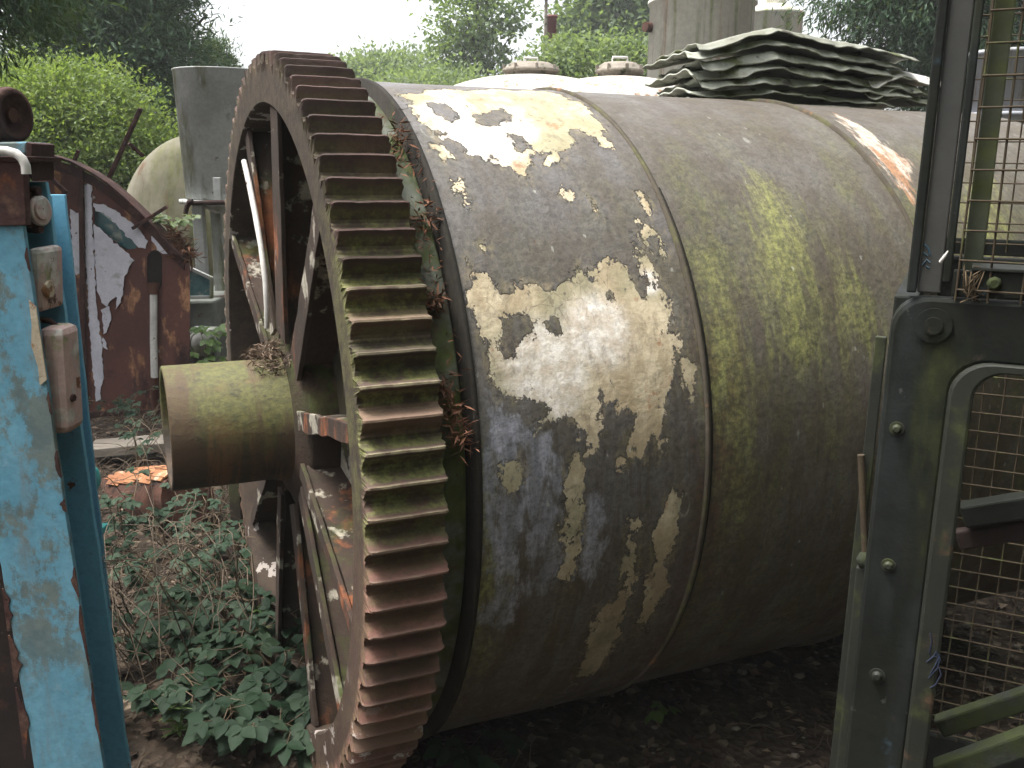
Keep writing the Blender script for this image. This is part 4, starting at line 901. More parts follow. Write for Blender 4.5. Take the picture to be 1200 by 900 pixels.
mb = MB(); mb.prism([p+np.array([0, .012, 0]) for p in i4], (0, .006, 0)); vpart(mb, 'windscreen', m_glassy)
mb = MB(); p = [at(x, y, YV) for x, y in ((200, 353), (252, 352), (254, 470), (200, 470))]; mb.prism(p, (0, 1.4, 0)); vpart(mb, 'body', m_oldgreen, .02)
mb = MB(); p = [at(x, y, YV-.12) for x, y in ((222, 385), (260, 386), (260, 394), (240, 391), (222, 396))]; mb.prism(p, (0, .12, 0)); vpart(mb, 'wing', m_galv, .006)
mb = MB(); c_ = at(238, 402, YV-.16); mb.lathe([(0, .12), (.06, .10), (.092, .03), (.098, 0), (.098, -.012), (.088, -.014)], 32, 'y', tuple(c_)); vpart(mb, 'headlamp', m_galv)
m_lens = weathered('lamp lens', (.42, .42, .40, 1), (.25, .26, .25, 1), 20, (), .15, (), .6)
mb = MB(); mb.lathe([(.001, -.035), (.04, -.03), (.075, -.018), (.087, -.008)], 32, 'y', tuple(c_)); vpart(mb, 'lens', m_lens)
mb = MB(); p = [at(x, y, YV-.05) for x, y in ((225, 398), (229, 398), (228, 470), (224, 470))]; mb.prism(p, (0, .03, 0)); vpart(mb, 'side_pillar', m_galv)
mb = MB()
for xx in (213, 250): c_ = at(xx, 460, YV+.2); mb.lathe([(.12, -.09), (.28, -.08), (.30, 0), (.28, .08), (.12, .09)], 28, 'x', (c_[0], c_[1], .30))
vpart(mb, 'wheels', m_void)
g = at(243, 372, YV-.25); bramble('wild_plant', 'leafy green plant with a pink flower before the old vehicle', 'plant', (g[0], g[1], gheight(g[0], g[1])), 5, g[2]-.05, .1, .08, lf_fresh, 9)
# two domed white tanks
m_wtank = weathered('streaked white tank', (.50, .485, .445, 1), (.36, .335, .29, 1), 3, [((.30, .20, .13, 1), 4, .50, .62, {'stretch': (3, 3, .35)}), ((.17, .14, .10, 1), 6, .62, .70)], .65, ((25, .3, .004),))
def domed(px, ptop, halfw, Y, label, extra=0):
    c = at(px, ptop, Y); r = halfw/F*Y; z1 = c[2]; zs = z1-r*.42
    ob = empty('domed_tank', (c[0], c[1], 0), label, 'tank', 'domed white tanks')
    pr = [(r, 0), (r, zs-.02), (r+.02, zs-.018), (r+.02, zs+.012), (r, zs+.015)] + [(r*math.cos(a), zs+.015+r*.36*math.sin(a)) for a in np.linspace(.05, 1.52, 14)]
    mb = MB(); mb.lathe(pr, 64); mb.build('vessel', m_wtank, ob)
    zt = zs+r*.36; mb = MB(); mb.lathe([(r*.24, zt-.05), (r*.24, zt+.04), (r*.27, zt+.042), (r*.27, zt+.075), (r*.25, zt+.077), (r*.23, zt+.11), (r*.18, zt+.14), (.001, zt+.15)], 40); mb.build('manhole', m_plank, ob)
    for k in range(8):
        a = k*math.pi/4+.2; mb = MB(); mb.box((r*.26*math.cos(a), r*.26*math.sin(a), zt+.09), (.03, .03, .05)); mb.build('clamp', m_plank, ob, bevel=.004)
    mb = MB(); mb.tube([(-.07, 0, zt+.14), (-.07, 0, zt+.19), (.07, 0, zt+.19), (.07, 0, zt+.14)], .014, 8); mb.build('lifting_handle', m_white, ob)
    return ob
domed(622, 82, 118, 10.5, 'domed white tank with a lidded manhole, partly behind the other one')
domed(726, 85, 100, 9.4, 'domed white tank with rust streaks beside the corrugated sheets')
m_silo = weathered('streaked pale silo', (.66, .64, .56, 1), (.54, .52, .44, 1), 1.6, [((.46, .30, .20, 1), 1.6, .55, .68, {'stretch': (3, 3, .15)}), ((.40, .42, .24, 1), 1.8, .50, .64, {'stretch': (3, 3, .15)})], .7, ((15, .3, .006),))
def silo(px, ptop, halfw, Y, label, rails=True, z0=0):
    c = at(px, ptop, Y); r = halfw/F*Y; ob = empty('silo', (c[0], c[1], 0), label, 'silo', 'pale cylindrical silos'); z1 = c[2]
    mb = MB(); mb.lathe([(r, 0), (r, z1-.02), (r+.03, z1-.015), (r+.03, z1+.03), (r-.03, z1+.06), (r*.5, z1+.16), (.001, z1+.2)], 64); mb.build('barrel', m_silo, ob)
    mb = MB(); mb.lathe([(r*.33, z1+.1), (r*.33, z1+.28), (r*.38, z1+.285), (r*.38, z1+.33), (.001, z1+.36)], 32, c=(r*.1, 0, 0)); mb.build('hatch', m_silo, ob)
    if rails:
        mb = MB(); n = 14
        for k in range(n): a = k*2*math.pi/n; mb.tube([(r*.93*math.cos(a), r*.93*math.sin(a), z1), (r*.93*math.cos(a), r*.93*math.sin(a), z1+.95)], .022, 6)
        for zz in (.5, .95): mb.tube([(r*.93*math.cos(a), r*.93*math.sin(a), z1+zz) for a in np.linspace(0, 6.283, 40)], .02, 6, cap=False)
        mb.build('handrail', m_plank, ob)
    mb = MB(); mb.tube([(-r*.97, -.12, z1-.35), (-r*1.12, -.2, z1-.35)], .07, 10); mb.build('nozzle', m_rust, ob)
    return ob
silo(823, 5, 57, 14.5, 'wide pale silo with rust and green streaks behind the corrugated sheets')
silo(905, 18, 33, 17.5, 'narrower grey silo behind the wide one', rails=False)
gt = at(1190, 66, 7.6); rgt = 46/F*7.6; ob = empty('grey_tank', (gt[0], gt[1], 0), 'plain blue grey upright tank seen through the wire mesh', 'tank')
m_gtank = weathered('pale blue grey tank', (.36, .37, .40, 1), (.28, .29, .32, 1), 2, [((.20, .17, .14, 1), 4, .56, .7, {'stretch': (3, 3, .4)})], .6, ((20, .2, .004),))
mb = MB(); mb.lathe([(rgt, 0), (rgt, gt[2]), (rgt+.02, gt[2]), (rgt+.02, gt[2]+.03), (.001, gt[2]+.06)], 56); mb.build('barrel', m_gtank, ob)
mb = MB(); mb.lathe([(rgt+.001, gt[2]-.46), (rgt+.018, gt[2]-.458), (rgt+.018, gt[2]-.43), (rgt+.001, gt[2]-.428)], 56); mb.build('hoop', m_gtank, ob)
# thin dark red chimney and a lamp post
m_chim = weathered('dull red chimney paint', (.20, .075, .07, 1), (.14, .06, .055, 1), 2, (), .7, ())
c = at(647, 18, 21); mb = MB(); mb.lathe([(.12, 0), (.10, c[2]-.05), (.125, c[2]-.05), (.125, c[2]), (.09, c[2]), (.09, c[2]-.3)], 20); ch = mb.build('chimney', m_chim); ch.location = (c[0], c[1], 0); tag(ch, 'thin dull red chimney pipe standing among the far trees', 'chimney')
c = at(640, 4, 19); lp = empty('lamp_post', (c[0], c[1], 0), 'slim grey lamp post with a dark lamp head beside the red chimney', 'lamp post')
mb = MB(); mb.lathe([(.05, 0), (.03, c[2]+.1)], 12); mb.build('post', m_plank, lp)
mb = MB(); mb.lathe([(.03, c[2]+.06), (.13, c[2]+.10), (.15, c[2]+.16), (.05, c[2]+.22), (.001, c[2]+.23)], 20); mb.build('lamp_head', m_void, lp)

# ------------------------------------------------------------------ stack of corrugated sheets lying on the drum
m_tin = weathered('weathered corrugated sheet', (.37, .38, .325, 1), (.25, .255, .21, 1), 5, [((.12, .13, .06, 1), 7, .52, .66), ((.16, .095, .05, 1), 6, .60, .70), ((.40, .41, .37, 1), 9, .60, .72), ((.05, .045, .035, 1), 11, .58, .66)], .75, ((40, .4, .003),))
def sheet(name, ctr_s, zc, L0, L1, depth, ridge, pitch, amp, seed, drop, label, off=0.0, m=m_tin):
    """corrugations run along the length; folded over a ridge at s=0, near edge towards the viewer"""
    rg = np.random.default_rng(seed); nx, nu = 64, 60; V = []; ox, oy = rg.uniform(0, 50, 2)
    for i in range(nx+1):
        s_ = -L0 + (L0+L1)*i/nx
        for j in range(nu+1):
            u = depth*j/nu; f = abs(s_)/(L0 if s_ < 0 else L1)
            z = ridge*(1-f**1.12*(1 if s_ < 0 else .70)) - drop*u + amp*math.sin(2*math.pi*u/pitch + seed) * (.25+.4*max(0, f-.6)*(s_ < 0)) + (.012*max(0, f-.9)/.1 if s_ < 0 else 0)
            nz = mnoise.noise((s_*3.2+ox, u*2.2, oy)); nz2 = mnoise.noise((s_*11+ox, u*8, oy+9)); nz3 = mnoise.noise((s_*26+ox, u*4, oy+3))
            z -= max(.006, .026+.013*mnoise.noise((s_*5+ox, 8, oy))+.010*mnoise.noise((s_*15+ox, 2, oy)))*math.exp(-(u/.022)**2)
            edge = math.exp(-u/.05)
            z += .004*nz + (.002*nz2+.0015*nz3)*(.35+1.2*edge)
            uu = u + .03*mnoise.noise((s_*5+ox, 3, oy))*edge + .018*mnoise.noise((s_*19+ox, 5, oy))*edge + .006*mnoise.noise((s_*50+ox, 5, oy))*edge
            sx = s_ + .015*mnoise.noise((u*9, ox, oy))*(f > .93)
            V.append((sx, uu, z))
    Q = [(i*(nu+1)+j, (i+1)*(nu+1)+j, (i+1)*(nu+1)+j+1, i*(nu+1)+j+1) for i in range(nx) for j in range(nu)]
    o = fast_mesh(name, V, Q, m, smooth=True)
    o.location = tuple(GC + AX*ctr_s + UX*off + np.array([0, 0, zc])); o.rotation_euler = (0, 0, PSI)
    sm = o.modifiers.new('thickness', 'SOLIDIFY'); sm.thickness = .005
    return tag(o, label, 'metal sheet', 'corrugated sheets stacked on the drum')
NSH = 7; zb = RD + .006
LBL = ['lowest crumpled corrugated sheet, lying directly on the drum', 'second corrugated sheet up from the drum, badly crumpled', 'third corrugated sheet up from the drum, edge torn', 'middle corrugated sheet of the stack, fourth up',
       'third corrugated sheet down from the top of the stack', 'second corrugated sheet down from the top, mossy edge', 'topmost corrugated sheet, ridged with a rusty front edge']
m_tin_top = weathered('rusty edged corrugated sheet', (.27, .28, .24, 1), (.17, .17, .13, 1), 5, [((.15, .09, .05, 1), 5, .58, .68), ((.085, .095, .04, 1), 7, .56, .66), ((.05, .045, .035, 1), 11, .58, .66)], .75, ((40, .4, .003),))
CS = 1.685
for k in range(NSH):
    f = k/(NSH-1); rg_ = random.Random(k+50)
    sheet('corrugated_sheet', CS+rg_.uniform(-.012, .012), zb+.0275*k, .33-.03*f+rg_.uniform(-.03, .02), .60+.06*f+rg_.uniform(-.05, .02), (.27), .010+.070*f, .076, .0085, k+1, .13, LBL[k], off=-.015+rg_.uniform(-.016, .014), m=m_tin_top if k == NSH-1 else m_tin)

# ------------------------------------------------------------------ green steel cages on the right
P0 = at(1044, 375, 1.62); PH = R(25); EX = np.array([math.cos(PH), -math.sin(PH), 0]); EN = np.array([math.sin(PH), math.cos(PH), 0])  # EN points away from the viewer
def cg(px, py, back=0.0):
    """pixel on the cage's front plane (moved back by so many metres) -> world"""
    d = ray(px, py); o = np.array([0, 0, H]); t_ = ((P0+EN*back-o)@EN)/(d@EN); return o+d*t_
def cl(px, py, back=0.0): p = cg(px, py, back)-P0; return float(p@EX), float(p[2]+P0[2])
def cw(e_, z, back=0.0): return P0*np.array([1, 1, 0]) + EX*e_ + EN*back + np.array([0, 0, z])
m_green = weathered('dark green cage paint', (.006, .0078, .0055, 1), (.011, .0125, .0085, 1), 5, [((.040, .048, .015, 1), 4.5, .54, .72, {'stretch': (1.5, 1.5, .4)}), ((.050, .038, .026, 1), 9, .62, .68), ((.015, .018, .017, 1), 3, .50, .62, {'stretch': (2.5, 2.5, .3)}), ((.035, .060, .075, 1), 7, .62, .70), ((.075, .078, .07, 1), 22, .655, .69, {'detail': 10, 'amt': .7})], .72, ((60, .3, .002), (18, .35, .005)), .2)
m_green_l = weathered('mossy grey green steel', (.018, .020, .014, 1), (.013, .015, .011, 1), 6, [((.060, .070, .022, 1), 7, .52, .68), ((.09, .05, .03, 1), 9, .60, .70)], .6, ((60, .35, .002),), .35)
m_moss = weathered('bright moss on steel', (.036, .046, .013, 1), (.022, .028, .011, 1), 9, [((.03, .034, .026, 1), 8, .48, .62)], .9, ((70, .6, .004),))
m_wire = weathered('rusty wire', (.060, .045, .026, 1), (.04, .028, .018, 1), 20, [((.075, .08, .03, 1), 14, .55, .65)], .8, ())
m_post = weathered('brown grey post paint', (.050, .049, .044, 1), (.033, .034, .032, 1), 4, [((.022, .040, .046, 1), 4, .56, .66, {'stretch': (2, 2, .4)}), ((.09, .07, .045, 1), 9, .6, .7)], .6, ((50, .3, .002),), .35)
m_backing = weathered('pale mossy flat bar', (.10, .11, .075, 1), (.075, .085, .055, 1), 6, [((.12, .14, .04, 1), 5, .46, .64)], .7, ((50, .3, .002),))
ctop = P0*np.array([1, 1, 0])
lowc = empty('steel_stillage', ctop, 'dark green pressed steel stillage with rounded corners, standing beneath the mesh cage', 'stillage')
upc = empty('mesh_cage', ctop, 'rusty wire mesh cage stacked on top of the dark green stillage', 'cage')
def gpart(mb, name, mat, root, bevel=0.0, label=None, parent=None):
    mb.v = [tuple(np.array(v)-ctop) for v in mb.v]; o = mb.build(name, mat, parent or root, bevel=bevel)
    if label: o['label'] = label
    return o
def rrect(e0, e1, z0, z1, r, n=7, back=0.0):
    pts = []
    for (cx, cz, a0) in ((e0+r, z1-r, 90), (e0+r, z0+r, 180), (e1-r, z0+r, 270), (e1-r, z1-r, 0)):
        for k in range(n+1):
            a = R(a0 + 90*k/n) if True else 0
            pts.append(cw(cx+r*math.cos(a), cz+r*math.sin(a), back))
    return pts
eL, zT = cl(1044, 375)[0], cl(1075, 347)[1]
eo, zo = cl(1113, 470)[0], cl(1160, 428)[1]
eR = eL + 1.05
def frame(back, thick, name, outer_in=0.0, inner_in=0.0):
    mb = MB(); o = rrect(eL+outer_in, eR-outer_in, -.05, zT-outer_in, .055, back=back); i = rrect(eo+inner_in, eR-(eo-eL)-inner_in, .10, zo-inner_in, .06, back=back)
    mb.ring(o, i, EN*thick); return mb
# bowed pressed section: main web plus raised inner lip
gpart(frame(0, .035, 'f'), 'front_frame', m_green, lowc, .010)
mb = MB(); o = rrect(eo-.004, eR-(eo-eL)+.004, .096, zo+.004, .062, back=-.012); i = rrect(eo+.036, eR-(eo-eL)-.036, .136, zo-.012, .05, back=-.012); mb.ring(o, i, EN*.045); gpart(mb, 'opening_lip', m_green_l, lowc, .006)
mb = frame(0.95, .035, 'f'); gpart(mb, 'rear_frame', m_green, lowc, .010)
for e_ in (eL+.02, eR-.02):
    for z_ in (zT-.03, .07):
        mb = MB(); mb.bar(cw(e_, z_, .036), cw(e_, z_, .949), .04, .05); gpart(mb, 'side_rail', m_green, lowc, .004)
# flanking strip, catch rod, knob
a0, a1 = cl(1033, 394, .05), cl(1011, 650, .05)
mb = MB(); mb.bar(cw(a0[0], a0[1], .05), cw(a0[0]-.004, -.04, .05), .020, .012, tuple(EN)); gpart(mb, 'edge_strip', m_green_l, lowc, .002)
mb = MB(); r0, r1 = cg(1009, 533, .03), cg(1014, 648, .03); mb.tube([r0, r1], .0065, 10); gpart(mb, 'catch_rod', m_wire, lowc)
mb = MB(); k0 = cg(1013.5, 656, .025); mb.lathe([(0.001, -.016), (.011, -.012), (.016, 0), (.011, .012), (.001, .016)], 14, 'z', tuple(k0)); gpart(mb, 'catch_knob', m_moss, lowc)
mb = MB(); q0 = cl(1011, 664, .03); mb.bar(cw(q0[0], q0[1], .03), cw(q0[0]+.002, -.04, .03), .022, .018, tuple(EN)); gpart(mb, 'catch_bar', m_green_l, lowc, .003)
for px, py, r_ in ((1051, 502, .0085), (1041, 662, .0085), (1028, 791, .0095)):
    c = cg(px, py); mb = MB(); mb.tube([c-EN*.010, c-EN*.007, c+EN*.001], [r_*.6, r_, r_*1.05], 8); mb.tube([c-EN*.003, c+EN*.001], r_*1.5, 14); gpart(mb, 'bolt', m_green_l, lowc)
c = cg(1094, 381); mb = MB(); mb.tube([c-EN*.006, c+EN*.001], .030, 24); mb.tube([c-EN*.012, c-EN*.005], .015, 16); gpart(mb, 'rivet_boss', m_green, lowc, .002)
# chalked scrawl on the lip
m_blueink = weathered('dark blue marker', (.02, .03, .06, 1), (.015, .02, .04, 1), 9, (), .6, ())
mb = MB(); SCR = ["1090,742 1092,752 1089,764 1092,772 1097,764", "1086,776 1093,770 1101,768 1096,780 1090,790", "1088,795 1094,788 1100,782 1103,790 1096,803 1090,806", "1097,764 1102,772 1098,784"]
for s_ in SCR: mb.tube([cg(x, y, -.0135) for x, y in pl(s_)], .0013, 5)
gpart(mb, 'scrawl', m_blueink, lowc)
# inside rails and floor bars
for (p, q_, w_, t_, mt, nm, bk) in (((1128, 603), (1290, 578), .05, .05, m_green, 'inner_rail', .45), ((1122, 632), (1290, 606), .045, .03, m_rust_dark, 'inner_rail', .47), ((1100, 851), (1300, 786), .040, .030, m_moss, 'lower_rail', .14), ((1100, 905), (1300, 832), .045, .035, m_moss, 'lower_rail', .07)):
    mb = MB(); mb.bar(cg(p[0], p[1], bk), cg(q_[0], q_[1], bk), t_, w_); gpart(mb, nm, mt, lowc, .005)
mb = MB(); mb.box(tuple(cw((eL+eR)/2, .02, .5)), (.9, .8, .02), Matrix.Rotation(-PH, 3, 'Z')); 
# wire mesh panels of the stillage (rear and far side)
def mesh_panel(e0, e1, z0, z1, back, pitch, r_, name, root, mat=m_wire, seed=1):
    mb = MB(); rg = random.Random(seed)
    z = z0
    while z < z1: 
        mb.tube([cw(e0, z, back), cw((e0*2+e1)/3, z+rg.uniform(-.003, .003), back+rg.uniform(-.006, .004)), cw((e0+2*e1)/3, z+rg.uniform(-.003, .003), back+rg.uniform(-.006, .004)), cw(e1, z, back)], r_, 6, cap=False); z += pitch
    e_ = e0
    while e_ < e1+.001:
        mb.tube([cw(e_, z0-.02, back+r_*1.8), cw(e_+rg.uniform(-.004, .004), (z0+z1)/2, back+r_*1.8+rg.uniform(-.004, .004)), cw(e_, z1, back+r_*1.8)], r_, 6, cap=False); e_ += pitch
    return gpart(mb, name, mat, root)
mesh_panel(eL+.05, eR-.05, .12, zT-.06, .93, .05, .0022, 'mesh_panel', lowc, seed=3)
# --- upper cage
pz0 = zT + .006; zU = cl(1100, -260)[1]
pe = [cl(1062, 342)[0], cl(1077, 340)[0], cl(1113, 340)[0]]
def vpost(e0, e1, b0, b1, name, mat, label=None, z0=None, bev=.003):
    mb = MB(); z0_ = pz0 if z0 is None else z0
    P = [cw(e0, z0_, b0), cw(e1, z0_, b0), cw(e1, z0_, b1), cw(e0, z0_, b1)]; mb.prism(P, (0, 0, zU-z0_)); return gpart(mb, name, mat, upc, bev, label)
vpost(pe[0], pe[0]+.016, -.004, .045, 'corner_angle', m_green)
vpost(pe[1]-.003, pe[2]-.014, .004, .014, 'corner_post', m_post)
vpost(pe[2]-.0135, pe[2], -.002, .020, 'post_edge', m_green, z0=pz0+.02)
vpost(cl(1126, 330)[0], cl(1150, 330)[0], .045, .051, 'mesh_backing_bar', m_backing)
vpost(eR-.05, eR-.01, .0, .05, 'far_post', m_green)
vpost(eL+.02, eL+.06, .90, .95, 'rear_post', m_green)
vpost(eL+.30, eL+.345, .90, .95, 'rear_post', m_rust_dark)
vpost(eR-.05, eR-.01, .90, .95, 'rear_post', m_green)
za = cl(1160, 347)[1]; zb2 = cl(1160, 318)[1]
mb = MB(); mb.prism([cw(pe[2]+.002, za-.004, .0), cw(eR-.05, za-.004, .0), cw(eR-.05, zb2, .0), cw(pe[2]+.002, zb2, .0)], EN*.012); gpart(mb, 'bottom_rail', m_green, upc, .003)
mb = MB(); mb.prism([cw(pe[2]+.03, zb2+.0005, -.006), cw(eR-.05, zb2+.0005, -.006), cw(eR-.05, zb2+.006, .03), cw(pe[2]+.03, zb2+.006, .03)], (0, 0, .005)); gpart(mb, 'rail_ledge', m_green_l, upc, .001)
mb = MB(); mb.prism([cw(eL+.06, za, .92), cw(eR-.05, za, .92), cw(eR-.05, zb2, .92), cw(eL+.06, zb2, .92)], EN*.012); gpart(mb, 'rear_rail', m_green, upc, .003)
c = cg(1165, 332, 0); mb = MB(); mb.tube([c-EN*.012, c-EN*.008, c+EN*.001], [.007, .0115, .012], 8); gpart(mb, 'bolt', m_moss, upc)
c = cg(1137, 330, 0); mb = MB()
for k in range(14): mb.tube([c+np.array([random.uniform(-.012, .012), -.004, random.uniform(-.03, .02)]), c+np.array([random.uniform(-.02, .02), -.012, random.uniform(-.03, .03)]), c+np.array([random.uniform(-.02, .02), -.006, random.uniform(-.04, .03)])], .0012, 5)
gpart(mb, 'wire_tuft', m_bramble_stem, upc)
mesh_panel(pe[2]+.010, eR-.05, cl(1160, 344)[1]+.004, zU-.02, -.006, .0495, .0020, 'mesh_panel', upc, seed=4)
mesh_panel(eL+.06, eR-.05, za+.03, zU-.02, .915, .05, .0020, 'mesh_panel', upc, seed=5)
mb = MB(); mb.prism([cw(pe[0], zU-.04, -.004), cw(eR-.01, zU-.04, -.004), cw(eR-.01, zU, -.004), cw(pe[0], zU, -.004)], EN*-.03); gpart(mb, 'top_rail', m_green, upc, .003)
mb = MB(); mb.tube([cg(1102, 307, -.004), cg(1108, 299, -.012), cg(1111, 294, -.008)], [.003, .0028, .001], 6); gpart(mb, 'bent_clip', m_white, upc)
m_bluescuff = weathered('blue paint scuffs', (.03, .075, .10, 1), (.025, .05, .07, 1), 9, (), .6, ())
mb = MB()
for s_ in ("1083,286 1088,291 1090,299", "1082,296 1087,300", "1081,311 1086,304 1090,308", "1085,312 1089,314"): mb.tube([cg(x, y, .0035) for x, y in pl(s_)], .0016, 5)
gpart(mb, 'paint_scuff', m_bluescuff, upc)
# loose things seen through the mesh: white sheet over another short stack lying on the drum
sheet('corrugated_sheet', 2.28, RD+.02, .16, .25, .4, .05, .07, .008, 31, .0, 'short corrugated sheet on the drum seen through the mesh, under another', off=.0)
sheet('corrugated_sheet', 2.28, RD+.055, .15, .25, .4, .05, .07, .008, 33, .0, 'short dark corrugated sheet on the drum seen through the mesh, just under the white one', off=.0)
sheet('white_sheet', 2.30, RD+.095, .15, .25, .38, .05, .09, .006, 35, .0, 'white metal sheet on the short stack seen through the mesh', off=.0, m=m_white)

# ------------------------------------------------------------------ trees
def P(px, py, Y): return at(px, py, Y)
def gb(px, Y): p = at(px, 300, Y); return (p[0], Y, -.05)
def blob(px, py, rpx, rpy, Y, ry=None): s_ = math.hypot(Y, 0)/F; return (P(px, py, Y), (rpx*s_, (ry or rpx*s_), rpy*s_))
Y = 13; tree('conifer', 'tall dark conifer standing behind the light green bush', 'conifer', gb(125, Y), [blob(130, 90, 108, 110, Y), blob(120, -60, 98, 120, Y), blob(112, -210, 70, 130, Y), blob(180, 140, 66, 62, Y), blob(60, 160, 80, 60, Y)], 3200, 30, .12, .026, lf_conifer, .22, 'dark conifers', droop=.5, spread=.14, seed=3)
Y = 16; tree('conifer', 'small conifer tip showing to the right of the tall one', 'conifer', gb(252, Y), [blob(250, 92, 22, 42, Y), blob(262, 66, 9, 18, Y), blob(250, 130, 26, 40, Y)], 500, 20, .11, .024, lf_conifer, .07, 'dark conifers', droop=.1, spread=.10, seed=4)
Y = 5.4; tree('conifer', 'near dark conifer whose drooping branch hangs in at the top left corner', 'conifer', gb(-330, Y), [blob(-10, -10, 85, 62, Y), blob(-130, -60, 130, 130, Y), blob(-260, -160, 150, 200, Y), blob(40, -60, 70, 60, Y)], 1900, 24, .07, .014, lf_conifer, .13, 'dark conifers', droop=.6, spread=.09, seed=5)
Y = 10.6; tree('bush', 'bright light green bush behind the rusty casing', 'bush', gb(85, Y), [blob(85, 180, 105, 92, Y), blob(150, 180, 55, 52, Y), blob(40, 120, 60, 50, Y), blob(100, 112, 55, 36, Y), blob(-20, 150, 60, 70, Y), blob(110, 250, 90, 60, Y)], 2700, 22, .056, .030, lf_bush, .05, None, droop=.15, spread=.13, seed=6)
Y = 36; tree('broadleaf_tree', 'pale round topped tree left of the airy tree', 'tree', gb(455, Y), [blob(448, 90, 40, 24, Y), blob(482, 84, 26, 24, Y), blob(415, 92, 22, 20, Y), blob(455, 110, 60, 40, Y)], 520, 18, .18, .12, lf_pale, .2, 'far broadleaf trees', spread=.40, seed=7)
Y = 28; tree('broadleaf_tree', 'airy thin crowned tree with sky showing through', 'tree', gb(560, Y), [blob(558, 30, 48, 42, Y), blob(580, 10, 32, 30, Y), blob(545, 62, 40, 22, Y), blob(560, 100, 44, 26, Y)], 330, 15, .16, .11, lf_mid, .11, 'far broadleaf trees', spread=.28, seed=8)
Y = 32; tree('broadleaf_tree', 'full dense tree behind the red chimney', 'tree', gb(705, Y), [blob(706, 30, 50, 56, Y), blob(740, 15, 52, 60, Y), blob(672, 62, 30, 30, Y), blob(740, 60, 60, 40, Y), blob(775, 40, 40, 70, Y)], 1350, 18, .19, .12, lf_mid, .3, 'far broadleaf trees', spread=.36, seed=9)
Y = 17; tree('bush', 'pale leggy bush above the domed white tanks', 'bush', gb(700, Y), [blob(690, 72, 46, 24, Y), blob(740, 70, 30, 26, Y), blob(655, 66, 26, 22, Y), blob(630, 84, 30, 16, Y), blob(710, 120, 70, 44, Y)], 700, 16, .10, .06, lf_pale, .05, None, spread=.18, seed=10)
Y = 24; tree('bush', 'pale green bush between the gear and the airy tree', 'bush', gb(510, Y), [blob(495, 104, 50, 10, Y), blob(560, 104, 26, 9, Y), blob(510, 130, 90, 44, Y)], 600, 16, .13, .08, lf_pale, .06, None, spread=.24, seed=11)
Y = 12; tree('conifer', 'dark spreading conifer behind the corrugated sheets on the right', 'conifer', gb(1085, Y), [blob(1040, 20, 62, 50, Y), blob(1010, -20, 70, 46, Y), blob(1085, 60, 50, 50, Y), blob(1130, 10, 110, 80, Y), blob(1230, 10, 100, 110, Y), blob(1120, -110, 120, 110, Y), blob(1180, 110, 120, 70, Y)], 3000, 28, .11, .022, lf_conifer, .24, 'dark conifers', droop=.6, spread=.15, seed=12)
# unseen trees added beyond the frame to block light and darken near faces
for i, (x, y, h, r_, lab) in enumerate(((-7.5, 3.0, 6.5, 1.9, 'unseen tree added left of the yard to shade it'), (7.5, 5.0, 7.5, 2.4, 'unseen tree added right of the yard to shade it'), (4.5, -4.0, 8, 2.6, 'unseen tree added behind the viewer on the right to block light'), (.6, -4.6, 8.5, 2.8, 'unseen tree added straight behind the viewer to block light'), (4.6, .6, 5.5, 1.5, 'unseen shrubby tree added just right of the steel cages to block light'), (8.0, -.5, 8, 2.6, 'unseen tree added right of the viewer to block light'))):
    tree('broadleaf_tree', lab, 'tree', (x, y, -.05), [((x, y, h*.62), (r_, r_, h*.32)), ((x+.5, y, h*.85), (r_*.7, r_*.7, h*.2)), ((x-.6, y+.3, h*.32), (r_, r_, h*.28))], 1100, 12, .30, .20, lf_mid, .2, 'unseen trees added to block light', spread=.3, seed=20+i)

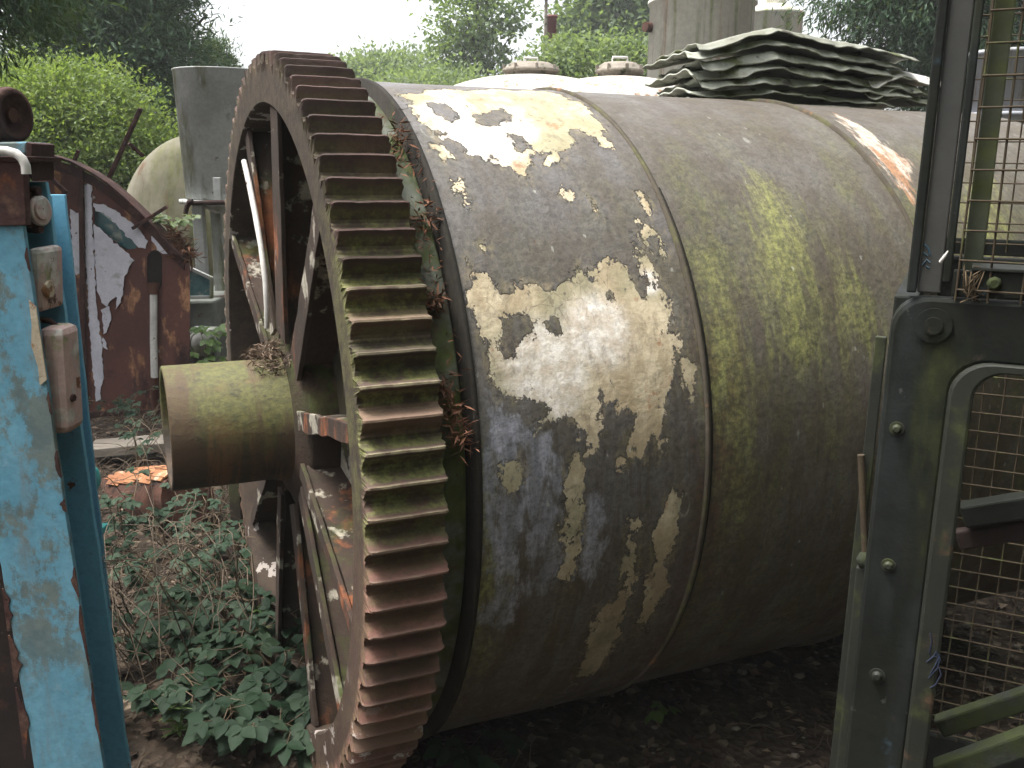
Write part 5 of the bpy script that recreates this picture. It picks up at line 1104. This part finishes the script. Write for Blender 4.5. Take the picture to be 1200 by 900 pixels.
# ------------------------------------------------------------------ hazy air
mb = MB(); mb.box((0, 60, 5.6), (320, 300, 14)); hz = tag(mb.build('haze', bpy.data.materials.new('hazy air')), 'pale hazy air over the yard and the far trees', 'haze', kind='stuff')
hm = hz.data.materials[0]; hm.use_nodes = True; hn = hm.node_tree; hn.nodes.remove(hn.nodes['Principled BSDF']); pv = hn.nodes.new('ShaderNodeVolumePrincipled')
pv.inputs['Color'].default_value = (.92, .95, .97, 1); pv.inputs['Density'].default_value = .0018; hn.links.new(pv.outputs[0], hn.nodes['Material Output'].inputs['Volume'])
# ------------------------------------------------------------------ light
SUN_EL, SUN_AZ = 68, -95      # azimuth measured from straight ahead (+Y) towards +X
w = bpy.data.worlds.new('World'); sc.world = w; w.use_nodes = True; nt = w.node_tree
sky = nt.nodes.new('ShaderNodeTexSky'); sky.sky_type = 'NISHITA'; sky.sun_disc = False; sky.sun_elevation = R(SUN_EL); sky.sun_rotation = R(SUN_AZ)
sky.air_density = 1.0; sky.dust_density = 6.0; sky.ozone_density = 1.0
hsv = nt.nodes.new('ShaderNodeHueSaturation'); hsv.inputs['Saturation'].default_value = .25
nt.links.new(sky.outputs[0], hsv.inputs['Color']); bg = nt.nodes['Background']; nt.links.new(hsv.outputs[0], bg.inputs['Color']); bg.inputs['Strength'].default_value = .15
sun = bpy.data.objects.new('sun', bpy.data.lights.new('sun', 'SUN')); COL.objects.link(sun)
sun.data.energy = 1.4; sun.data.angle = R(16); sun.data.color = (1, .97, .92)
dv = Vector((math.sin(R(SUN_AZ))*math.cos(R(SUN_EL)), math.cos(R(SUN_AZ))*math.cos(R(SUN_EL)), math.sin(R(SUN_EL))))
sun.rotation_euler = (-dv).to_track_quat('-Z', 'Y').to_euler(); sun.location = dv*30
vs_ = sc.view_settings; vs_.view_transform = 'Standard'; vs_.look = 'None'; vs_.gamma = 1; vs_.use_curve_mapping = False; vs_.exposure = 1.72
sc.render.engine = 'CYCLES'; sc.cycles.max_bounces = 6; sc.cycles.diffuse_bounces = 3; sc.cycles.glossy_bounces = 2; sc.cycles.transmission_bounces = 4; sc.cycles.transparent_max_bounces = 4
sc.cycles.use_denoising = True; sc.cycles.denoising_prefilter = 'NONE'
